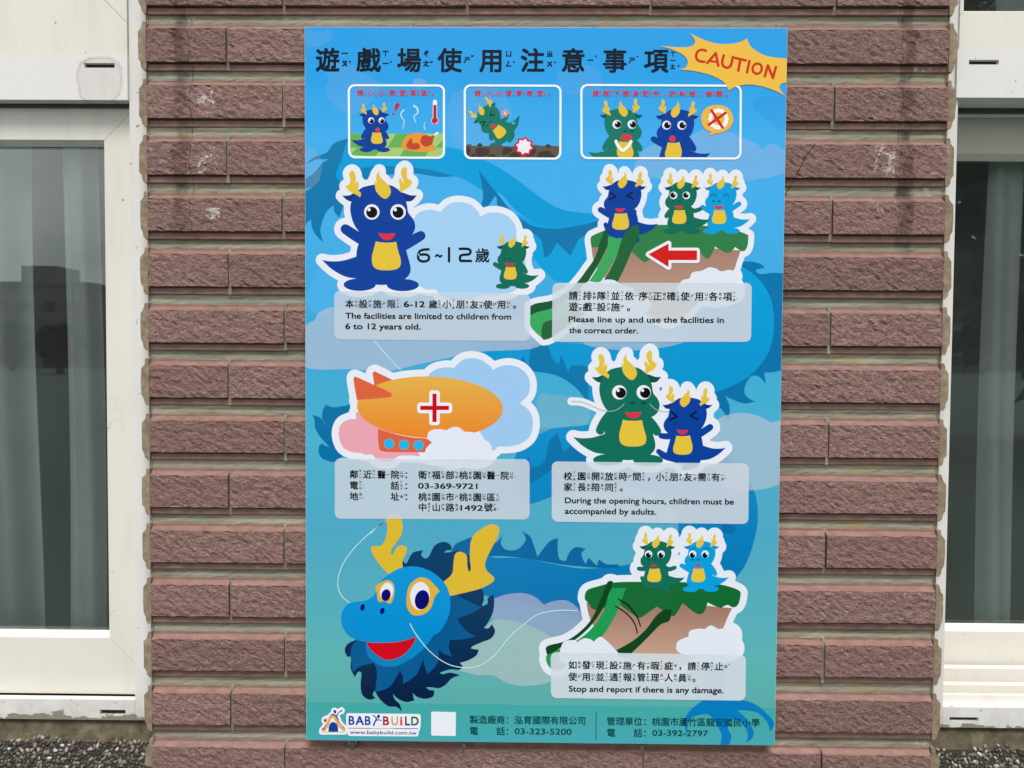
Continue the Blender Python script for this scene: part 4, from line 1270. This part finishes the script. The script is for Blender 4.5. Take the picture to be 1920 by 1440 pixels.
p.fill(path('455,430 490,425* 470,480 420,600 350,700 260,780 185,820 90,885* 78,850 90,820 200,790 290,730 360,650 420,520', 'c8'), '#064a22')
p.fill(path('485,465* 570,465* 545,530 500,640 430,750 370,800 280,850 180,960 110,960 80,915 80,880* 180,830 280,780 370,700 440,590 460,510', 'c8'), '#1f9a54')
p.fill(path('470,880* 505,850 610,790 690,720 750,640 800,600 848,600* 835,665 780,690 700,770 605,862 560,890*', 'c8'), '#064a22')
p.fill(path('170,830 190,795 240,785 270,797* 310,775 350,780 370,795* 410,765 450,790 500,840 530,880 540,930 450,960 200,930 160,890', 'c8'), '#dfe7f2')
p.fill(path('875,830 890,790 950,765* 960,730 1010,715 1050,718* 1090,695 1135,718* 1190,712 1235,735 1235,780 1205,795* 1245,810 1250,850 1200,875 1050,890 950,880 890,860', 'c8'), '#dfe7f2')
p.flush(13, '#e2e8f2')
for sp in ('522,535 580,570 635,640 657,700', '503,577 570,620 620,680 638,743'):
    Ink.fill(p, thick(path(sp, 'c8', closed=False), 2.3), '#0a1410', keep=False)
lay5 = p.k
op5 = p.build()
LT = max(lay1, lay2, lay3, lay4, lay5) + 2

# ---- translucent text panels
def rrect(q, r, n=5):
    """Rounded quadrilateral through four photo points."""
    o = []
    for i in range(4):
        a, b, c = np.array(q[i - 1], float), np.array(q[i], float), np.array(q[(i + 1) % 4], float)
        d1 = (a - b) / np.linalg.norm(a - b); d2 = (c - b) / np.linalg.norm(c - b)
        p0, p2 = b + d1 * r, b + d2 * r
        for k in range(n + 1):
            t = k / n
            o.append(tuple((1 - t) ** 2 * p0 + 2 * t * (1 - t) * (b + (p0 + p2 - 2 * b) * 0.14) + t * t * p2))
    return o
panels = []
for q, a in (([(627, 545), (994, 551), (994, 639.5), (627, 636.5)], 0.66), ([(1036, 530.5), (1409.5, 530.5), (1408, 641), (1035, 641)], 0.74),
             ([(628, 859), (993, 861), (993, 974), (628, 972.5)], 0.70), ([(1034.5, 865), (1404, 869), (1403, 982.5), (1034.5, 978)], 0.74),
             ([(1032.5, 1222.5), (1398.5, 1227.5), (1397.5, 1313.5), (1033, 1308.5)], 0.80)):
    k = Ink('text_panel', LT, MT['veil'])
    k.fill(rrect(q, 10), '#e6f1fa', alpha=a - 0.10)
    panels.append(k.build())

# ---- lettering
RUBY = dict(x.split(':') for x in '''遊:一ㄡˊ 戲:ㄒ一ˋ 場:ㄔㄤˇ 使:ㄕˇ 用:ㄩㄥˋ 注:ㄓㄨˋ 意:一ˋ 事:ㄕˋ 項:ㄒ一ㄤˋ 請:ㄑ一ㄥˇ 小:ㄒ一ㄠˇ 心:ㄒ一ㄣ 表:ㄅ一ㄠˇ 面:ㄇ一ㄢˋ
高:ㄍㄠ 溫:ㄨㄣ 硬:一ㄥˋ 質:ㄓˊ 脫:ㄊㄨㄛ 下:ㄒ一ㄚˋ 隨:ㄙㄨㄟˊ 身:ㄕㄣ 配:ㄆㄟˋ 件:ㄐ一ㄢˋ 防:ㄈㄤˊ 糾:ㄐ一ㄡ 結:ㄐ一ㄝˊ 繞:ㄖㄠˋ 頸:ㄐ一ㄥˇ 本:ㄅㄣˇ 設:ㄕㄜˋ 施:ㄕ 限:ㄒ一ㄢˋ
歲:ㄙㄨㄟˋ 朋:ㄆㄥˊ 友:一ㄡˇ 排:ㄆㄞˊ 隊:ㄉㄨㄟˋ 並:ㄅ一ㄥˋ 依:一 序:ㄒㄩˋ 正:ㄓㄥˋ 確:ㄑㄩㄝˋ 各:ㄍㄜˋ 鄰:ㄌ一ㄣˊ 近:ㄐ一ㄣˋ 醫:一 院:ㄩㄢˋ 衛:ㄨㄟˋ 福:ㄈㄨˊ 部:ㄅㄨˋ 桃:ㄊㄠˊ
園:ㄩㄢˊ 電:ㄉ一ㄢˋ 話:ㄏㄨㄚˋ 地:ㄉ一ˋ 址:ㄓˇ 市:ㄕˋ 區:ㄑㄩ 中:ㄓㄨㄥ 山:ㄕㄢ 路:ㄌㄨˋ 號:ㄏㄠˋ 校:ㄒ一ㄠˋ 開:ㄎㄞ 放:ㄈㄤˋ 時:ㄕˊ 間:ㄐ一ㄢ 需:ㄒㄩ 有:一ㄡˇ 家:ㄐ一ㄚ 長:ㄓㄤˇ 陪:ㄆㄟˊ
同:ㄊㄨㄥˊ 如:ㄖㄨˊ 發:ㄈㄚ 現:ㄒ一ㄢˋ 瑕:ㄒ一ㄚˊ 疵:ㄘ 停:ㄊ一ㄥˊ 止:ㄓˇ 通:ㄊㄨㄥ 報:ㄅㄠˋ 管:ㄍㄨㄢˇ 理:ㄌ一ˇ 人:ㄖㄣˊ 員:ㄩㄢˊ'''.split())
GC = {}
def glyph(txt, bold, res=3):
    key = (txt, bold, res)
    if key not in GC:
        c = bpy.data.curves.new('glyph', 'FONT'); c.body = txt; c.size = 1; c.resolution_u = res
        o = bpy.data.objects.new('glyph', c)
        m = bpy.data.meshes.new_from_object(o)
        V = np.array([x.co[:2] for x in m.vertices]) if len(m.vertices) else np.zeros((0, 2))
        F_ = [tuple(p.vertices) for p in m.polygons]
        bpy.data.objects.remove(o); bpy.data.curves.remove(c); bpy.data.meshes.remove(m)
        GC[key] = (V, F_)
    return GC[key]

def put(ink, V, F_, ou, ov, sx, sy, col, bold=0.0):
    if not len(V): return
    h = bold * 0.8
    for i, (dx, dy) in enumerate([(0, 0)] if bold <= 0 else [(h, h), (-h, h), (h, -h), (-h, -h)]):
        ink.raw([(ou + (x + dx) * sx, ov + (y + dy) * sy) for x, y in V], F_, [(*col, 1.0)] * len(V), y=-(ink.k + i) * STEP)
def mpp(px, py):
    a, b = uv((px, py)), uv((px + 10, py))
    return (b[0] - a[0]) / 10
def han(ink, items, ytop, size, tr, col, ruby=True, bold=0.028, rs=0.42, res=3, yref=None):
    """items: (character, x); characters stand on one straight line of the board."""
    ox, oy, s = TR[tr]
    c = srgb_ink(col, K_INK)
    x00 = ox + items[0][1] / s
    u0, v0 = uv((x00, oy + ytop / s)); m = mpp(x00, oy + ytop / s)
    sz = size / s * m
    for ch, x in items:
        # read x at its own place so that the line follows the board
        u = uv((ox + x / s, oy + ytop / s))[0]
        V, F_ = glyph(ch, bold, res)
        k = sz / 0.91
        put(ink, V, F_, u - 0.045 * k, v0 - 0.835 * k, k, k, c, bold)
        if ruby and ch in RUBY:
            rb = RUBY[ch]; tone = ''
            if rb[-1] in 'ˊˇˋ': tone, rb = rb[-1], rb[:-1]
            r = sz * rs; n_ = len(rb)
            hgt = r * (1.18 if n_ < 3 else 0.98)
            kk = r if n_ < 3 else r * 0.82
            top = v0 - sz / 2 + hgt * n_ / 2
            if n_ == 2 and rs < 0.33: hgt = r * 1.55; top = v0 - sz / 2 + hgt
            for i, b in enumerate(rb):
                V, F_ = glyph(b, bold * 0.9, 2)
                put(ink, V, F_, u + sz * 1.12, top - hgt * i - kk * 0.92, kk, kk, c, bold * 1.9)
            if tone:
                V, F_ = glyph(tone, bold * 0.9, 2)
                if len(V):
                    mn = V.min(0); ctr = (V.max(0) + mn) / 2
                    put(ink, V - ctr, F_, u + sz * 1.12 + r * 1.32, top - hgt * (n_ - 1) - r * 0.30 + (r * 0.35 if n_ == 1 else 0), r * 1.25, r * 1.25, c, bold * 1.6)
def latin(ink, txt, x0, x1, base, cap, tr, col, bold=0.028, res=3):
    ox, oy, s = TR[tr]
    V, F_ = glyph(txt, bold, res)
    ua, va = uv((ox + x0 / s, oy + base / s)); ub = uv((ox + x1 / s, oy + base / s))[0]
    mn, mx_ = V[:, 0].min(), V[:, 0].max()
    sx = (ub - ua) / (mx_ - mn); sy = cap / s * mpp(ox + x0 / s, oy + base / s) / 0.70
    put(ink, V - np.array([mn, 0]), F_, ua, va, sx, sy, srgb_ink(col, K_INK), bold)
def L_(chars, xs): return list(zip(chars, xs))

DK = '#10151f'
t = Ink('title_lettering', 48)
han(t, L_('遊戲場使用注意事項', [(x - 560) * 4 for x in (593.3, 670, 746.3, 822.5, 900.5, 977.5, 1053.8, 1131.8, 1209.3)]), 203, 168, 'c1', '#182430', bold=0.028, rs=0.285, res=4)
# burst sits over the end of the title
t.build()
han(t6, [('歲', 1328)], 703, 102, 'c3', '#141c30', ruby=False, bold=0.02); t6.build()

def lett(parent_panel, fn):
    k = Ink('lettering', LT + 3); fn(k); k.build(parent_panel)
def f1(k):
    y = 1088
    han(k, L_('本設施限', (352, 455, 560, 665)), y, 60, 'c3', DK)
    latin(k, '6-12', 790, 945, 1143, 44, 'c3', DK)
    han(k, L_('歲小朋友使用。', (978, 1083, 1185, 1288, 1390, 1493, 1610)), y + 3, 60, 'c3', DK)
    latin(k, 'The facilities are limited to children from', 352, 1592, 1229, 43, 'c3', DK)
    latin(k, '6 to 12 years old.', 352, 914, 1308, 43, 'c3', DK)
def f2(k):
    han(k, L_('請排隊並依序正確使用各項', (335, 436, 537, 638, 738, 838, 940, 1040, 1140, 1242, 1343, 1445)), 985, 60, 'c4', DK)
    han(k, L_('遊戲設施。', (335, 436, 537, 638, 752)), 1065, 60, 'c4', DK)
    latin(k, 'Please line up and use the facilities in', 332, 1447, 1205, 41, 'c4', DK)
    latin(k, 'the correct order.', 335, 830, 1284, 41, 'c4', DK)
def f3(k):
    han(k, L_('鄰近醫院：衛福部桃園醫院', (385, 488, 592, 693, 795, 900, 1002, 1105, 1207, 1310, 1413, 1515)), 967, 60, 'c5', DK)
    han(k, L_('電話：', (385, 693, 795)), 1049, 60, 'c5', DK); latin(k, '03-369-9721', 897, 1340, 1103, 41, 'c5', DK, 0.024)
    han(k, L_('地址：桃園市桃園區', (385, 693, 795, 900, 1002, 1105, 1207, 1310, 1413)), 1131, 60, 'c5', DK)
    han(k, L_('中山路', (900, 1002, 1105)), 1213, 60, 'c5', DK); latin(k, '1492', 1215, 1380, 1269, 42, 'c5', DK, 0.024)
    han(k, [('號', 1393)], 1214, 60, 'c5', DK)
def f4(k):
    han(k, L_('校園開放時間，小朋友需有', (150, 253, 357, 459, 563, 667, 775, 840, 945, 1050, 1155, 1258)), 980, 60, 'c6', DK)
    han(k, L_('家長陪同。', (150, 253, 357, 459, 570)), 1062, 60, 'c6', DK)
    latin(k, 'During the opening hours, children must be', 158, 1422, 1213, 43, 'c6', DK)
    latin(k, 'accompanied by adults.', 158, 840, 1293, 43, 'c6', DK)
def f5(k):
    han(k, L_('如發現設施有瑕疵，請停止', (217, 301, 385, 469, 553, 638, 722, 806, 892, 948, 1032, 1116)), 913, 49, 'c8', DK)
    han(k, L_('使用並通報管理人員。', (217, 301, 385, 469, 553, 638, 722, 806, 890, 978)), 985, 49, 'c8', DK)
    latin(k, 'Stop and report if there is any damage.', 218, 1166, 1101, 36, 'c8', DK)
for pn, fn in zip(panels, (f1, f2, f3, f4, f5)): lett(pn, fn)

ft = Ink('footer_lettering', 46)
FT = '#12484e'
han(ft, L_('製造廠商：泓育國際有限公司', (67, 121, 175, 228, 282, 336, 390, 444, 498, 552, 606, 660, 714)), 196, 49, 'ft', FT, ruby=False, bold=0.016)
han(ft, L_('電話：', (67, 228, 282)), 264, 49, 'ft', FT, ruby=False, bold=0.016); latin(ft, '03-323-5200', 336, 677, 308, 36, 'ft', FT, 0.014)
han(ft, L_('管理單位：桃園市蘆竹區龍安國民小學', (890, 945, 998, 1052, 1107, 1162, 1216, 1270, 1324, 1378, 1432, 1486, 1540, 1594, 1648, 1702, 1757)), 206, 49, 'ft', FT, ruby=False, bold=0.016)
han(ft, L_('電話：', (890, 1052, 1107)), 275, 49, 'ft', FT, ruby=False, bold=0.016); latin(ft, '03-392-2797', 1162, 1495, 318, 36, 'ft', FT, 0.014)
ft.fill(path('823,172* 827,172* 826,343* 822,343*', 'ft'), FT)
ft.build()

# ---- three rule pictures at the top
def frame(k, q, r=12, w_=4):
    q = np.array(q, float); c = q.mean(0)
    d = np.array([[w_, w_], [-w_, w_], [-w_, -w_], [w_, -w_]])
    k.fill(rrect([tuple(v_) for v_ in q], r), '#f2fafc', holes=[rrect([tuple(v_) for v_ in q + d], r - w_ * 0.8)], keep=False)
RD = '#d23848'
k = Ink('rule_picture', 44, label='framed picture of a blue dragon, hot roast chicken and thermometer')
k.fill(path('288,805* 1684,805* 1684,1090 1640,1148 1560,1150* 380,1150* 310,1130 288,1060', 'i1'), '#a9cb78')
for sp in ('290,806* 700,806* 560,1015* 290,1015*', '980,806* 1400,806* 1270,1015* 848,1015*', '1680,900* 1684,1015* 1570,1015*', '400,1016* 770,1016* 665,1147* 300,1120*', '1120,1016* 1500,1016* 1425,1147* 1035,1147*'):
    k.fill(path(sp, 'i1'), '#68b058')
k.fill(path('1065,980 1090,900 1160,830 1280,795 1370,800 1480,860 1530,950 1580,1045* 1500,1070 1300,1078 1140,1050 1080,1020', 'i1'), '#ea9838')
k.fill(path('1345,920 1370,850 1430,825 1490,845 1565,825* 1545,880 1525,950 1480,990 1420,1000 1370,970', 'i1'), '#c04a30')
k.fill(thick(path('1568,820* 1602,797*', 'i1', closed=False), 4), '#eef2f4'); k.fill(ell(1600, 797, 20, 17, 0, 'i1'), '#eef2f4')
k.fill(path('1205,865* 1225,910 1230,955* 1290,945 1335,975 1335,1020 1280,1045 1200,1040 1140,1010 1145,950', 'i1'), '#c04a30')
for sp, a, b in (('1100,455 1062,490 1060,550 1100,610 1098,670 1078,735', 3, 1.5), ('1250,390 1300,430 1302,500 1250,550 1278,640', 4.5, 1.5), ('1418,630 1402,680 1410,745', 1, 2)):
    k.fill(thick(path(sp, 'i1', closed=False), a, b), '#b0e6fc')
k.fill(path('1000,342 1036,362 1018,410 958,478* 958,440 970,370', 'i1'), '#c82a3c'); k.fill(ell(943, 503, 18, 18, 0, 'i1'), '#c82a3c')
k.fill(thick(path('1564,328* 1564,600*', 'i1', closed=False), 8), '#f0f2f6'); k.fill(ell(1563, 612, 56, 54, 0, 'i1'), '#f0d8e0')
k.fill(path('1540,375* 1588,375* 1588,600* 1540,600*', 'i1'), '#c02038'); k.fill(ell(1563, 612, 47, 46, 0, 'i1'), '#c02038'); k.fill(ell(1590, 645, 12, 8, 0, 'i1'), '#f0f0f4')
dragon(k, 701.6, 195, 0.1, 'blue', arms=('dnL', 'dnR'), eyes='round', mouth='o', look=(8, 12))
frame(k, [(652, 158), (834.5, 158.5), (834.5, 298), (653, 297)])
LTk = k.k
ok = k.build()
kk = Ink('lettering', LTk + 1)
han(kk, L_('請小心表面高溫。', (400, 560, 720, 878, 1035, 1193, 1350, 1515)), 146, 88, 'i1', RD, bold=0.02); kk.build(ok)

k = Ink('rule_picture', 44, label='framed picture of a green dragon falling on rocky ground')
k.fill(path('118,1055* 200,1052* 212,1078* 330,1080 480,1078 620,1058* 700,1058 730,1080 900,1085 1200,1060 1400,1080 1642,1078* 1642,1180 1600,1250 1540,1270* 220,1270* 150,1240 118,1180', 'i2'), '#65584f')
for sp in ('118,1090 170,1090 195,1150 165,1235 118,1180', '280,1130 360,1110 480,1120 505,1150 480,1220 370,1262 290,1240', '300,1075 340,1030 375,1050 390,1085 340,1088', '712,1180 740,1110 800,1100 878,1135 830,1200 740,1232', '830,1262 870,1190 940,1180 1010,1230 1000,1264', '1305,1262 1310,1200 1360,1165 1480,1160 1520,1200 1565,1264', '1190,1150 1220,1095 1268,1150 1235,1225 1130,1262 1110,1230', '1415,1080 1460,1052 1520,1085 1480,1116', '480,1262 490,1225 570,1212 605,1240 600,1262', '190,1240 240,1205 290,1255 240,1264'):
    k.fill(path(sp, 'i2'), '#48403a')
dragon(k, 929.3, 183, 0.1015, 'icongreen', True, rot=-44, arms=('stL', 'dnR'), eyes='squint', mouth='o', feet='run')
def star(cx, cy, ro, ri, n_, ph=0.2): return [(cx + (ro if i % 2 == 0 else ri) * math.cos(ph + i * math.pi / n_), cy + (ro if i % 2 == 0 else ri) * math.sin(ph + i * math.pi / n_)) for i in range(2 * n_)]
sc_ = lambda P_: [(860 + x / 8.727, 150 + y / 8.727) for x, y in P_]
k.fill(sc_(star(1070, 1090, 172, 132, 8)), '#cc2a3a'); k.fill(sc_(star(1070, 1090, 134, 98, 8)), '#f0ecf6')
for i in range(5): k.fill(ell(760 + 34 * math.cos(i * 1.257), 545 + 34 * math.sin(i * 1.257), 27, 27, 0, 'i2', 12), '#e0949c')
k.fill(ell(760, 545, 16, 16, 0, 'i2', 10), '#f6d8dc')
k.fill(ell(808, 678, 32, 24, 20, 'i2'), '#28b8e0'); k.fill(ell(896, 708, 32, 24, 10, 'i2'), '#28b8e0')
frame(k, [(869.4, 158.2), (1053, 159), (1052.5, 299.6), (869.8, 298.6)])
ok = k.build(); kk = Ink('lettering', k.k + 1)
han(kk, L_('請小心硬質表面。', (265, 435, 605, 772, 942, 1112, 1285, 1462)), 168, 93, 'i2', RD, bold=0.02); kk.build(ok)

k = Ink('rule_picture', 44, label='framed picture of green and blue dragons with a crossed-out necklace')
cp = (1090, 160, 1389, 295.2)
dragon(k, 1164.75, 188.7, 0.1437, 'icongreen', arms=('dnL', 'dnR'), mouth='O', look=(14, 2), clip=cp)
dragon(k, 1270, 190, 0.1446, 'blue', True, arms=('upR', 'dnL'), mouth='o', look=(-10, 2), clip=cp)
zz = path('540,900 552,930 572,955 592,970 615,952 638,930 652,902', 'c2', closed=False)
for i, q in enumerate(zz[::2]):
    k.fill(ell(q[0], q[1], 3.1, 3.1, 0, 'g', 10), '#f4f4f6')
k.fill(path('1178,735 1190,680 1235,640 1300,628 1370,645 1412,700 1415,760 1375,815 1300,842 1285,838* 1262,852 1230,857* 1252,840 1248,828* 1200,800', 'c2'), '#ebb846')
for i in range(16):
    a = i * math.pi / 8
    k.fill(ell(1308 + 60 * math.cos(a), 733 + 64 * math.sin(a), 17, 17, 0, 'c2', 10), '#f4f4f4')
for sp in ('1256,670* 1338,796*', '1360,688* 1236,775*'):
    k.fill(thick(path(sp, 'c2', closed=False), 5.2), '#cc2c2c')
frame(k, [(1088, 157.6), (1390.8, 159), (1390, 299.4), (1088.4, 298.6)])
ok = k.build(); kk = Ink('lettering', k.k + 1)
han(kk, L_('請脫下隨身配件，防糾結、繞頸。', (367, 444, 520, 592, 668, 742, 818, 895, 940, 1016, 1092, 1172, 1216, 1292, 1370)), 518, 43, 'c2', RD, bold=0.02); kk.build(ok)

b_ = Ink('caution_burst', k.k + 6, label='yellow spiky burst reading CAUTION in red')
b_.fill(path('1088,88* 1200,140 1300,168 1400,170 1480,152 1522,130* 1550,190 1620,240 1700,268 1860,284* 1860,455* 1790,465 1765,490 1775,520 1812,567* 1750,530 1640,490 1530,475 1440,490 1385,520* 1370,490 1340,450 1250,405 1130,375 1010,363* 1055,350 1078,320 1070,280 1030,245 960,212 868,185* 950,192 1060,195 1118,180 1133,150 1115,115', 'c2'), '#efbf4c')
ob = b_.build()
cw = Ink('lettering', k.k + 9)
def CW(spec, w_=20): cw.fill(thick(path(spec, 'c2', closed=False, n=5), w_ / 4), '#d03a22')
CW('1214,222 1185,215 1155,225 1142,250 1142,275 1155,295 1180,303 1202,305')
CW('1224,314* 1287,240*'); CW('1287,240* 1306,334*'); CW('1250,300* 1298,306*', 17)
CW('1348,256 1337,295 1338,325 1355,345 1378,348 1398,335 1408,305 1416,268')
CW('1432,276* 1512,294*'); CW('1472,286* 1456,372*'); CW('1540,298* 1522,384*')
O = ell(1598, 356, 42, 46, 12, 'c2', 30); O2 = ell(1598, 356, 23, 27, 12, 'c2', 30)
O = ell(1598, 356, 44, 48, 12, 'c2', 30); O2 = ell(1598, 356, 25, 29, 12, 'c2', 30)
cw.fill(O, '#d03a22', holes=[O2])
CW('1655,412* 1678,332*'); CW('1678,332* 1716,426*'); CW('1716,426* 1738,344*')
cw.build(ob)


# ---- maker's logo
k = Deferred('maker_logo', 44, label='small house-and-slide logo with coloured BABYBUILD letters')
k.fill(thick(path('292,560 345,485 375,412 408,385 440,400 470,450', 'lg', closed=False), 2.6), '#b8303c')
k.fill(thick(path('310,568 350,505 378,430 410,405 440,430 480,510 548,568', 'lg', closed=False), 4.8), '#d8b060')
k.fill(thick(path('470,450 500,490 552,548', 'lg', closed=False), 1.6), '#b8303c')
k.fill(path('358,592* 362,530 380,490 412,470 450,490 470,530 474,592*', 'lg'), '#1a42a0')
k.fill(ell(435, 347, 17, 22, -25, 'lg'), '#16368e')
k.fill(thick(path('400,382 430,385 458,410 478,445', 'lg', closed=False), 2.6, 1.4), '#1a42a0'); k.fill(thick(path('455,405 478,360 508,340', 'lg', closed=False), 2.4, 1.2), '#1a42a0')
k.fill([(560 + x / 6.4, 1280 + y / 6.4) for x, y in star(512, 336, 17, 7, 5, -1.5)], '#30305e')
k.fill(path('300,455 310,432 325,440 333,418 338,450 322,478', 'lg'), '#c03440'); k.fill(thick(path('285,565* 305,545*', 'lg', closed=False), 3), '#b8303c')
k.fill(thick(path('275,592* 555,592*', 'lg', closed=False), 1.2), '#c8a868')
for q in ([(598, 392), (1438, 402), (1438, 512), (598, 505)], [(592, 542), (1432, 546), (1432, 553), (592, 549)], [(612, 585), (1415, 590), (1412, 618), (616, 612)]):
    k.fill([(560 + x / 6.4, 1280 + y / 6.4) for x, y in q], '#eceff6')
k.flush(4.2, '#eceff8')
def LG(txt, x0, x1, base, cap, col, bold=0.03): latin(k, txt, x0, x1, base, cap, 'lg', col, bold)
LG('B', 603, 668, 502, 105, '#1a44a4'); LG('A', 685, 782, 503, 105, '#1a44a4'); LG('B', 798, 862, 504, 105, '#1a44a4')
Ink.fill(k, thick(path('893,392 925,415 930,445 915,470 900,510', 'lg', closed=False), 2, 3.2), '#1a44a4', keep=False)
Ink.fill(k, thick(path('925,450 960,445 995,455', 'lg', closed=False), 3, 1.2), '#1a44a4', keep=False)
Ink.fill(k, ell(958, 405, 17, 25, 25, 'lg'), '#1a44a4', keep=False)
LG('B', 1015, 1082, 506, 105, '#b01030'); LG('U', 1115, 1190, 507, 105, '#c8a868'); LG('i', 1220, 1242, 508, 105, '#d85a40'); LG('L', 1280, 1334, 508, 105, '#40204a'); LG('D', 1353, 1438, 509, 105, '#1c6a44')
for sp, c_ in (('594,545* 870,547*', '#c03a50'), ('872,547* 1145,549*', '#d0b070'), ('1147,549* 1430,551*', '#3a48b8')):
    Ink.fill(k, thick(path(sp, 'lg', closed=False), 1.3), c_, keep=False)
LG('www.babybuild.com.tw', 617, 1415, 613, 44, '#2c3c80', 0.015)
k.build()
# plain pale square beside the logo
k = Ink('blank_patch', 44); k.fill(rrect([(808.5, 1334), (855, 1335), (854.5, 1380), (808.5, 1379)], 2), '#e8ecf4'); k.build()

# ---- white whip-thin scratches and drips stay out; nothing else is attached to the wall
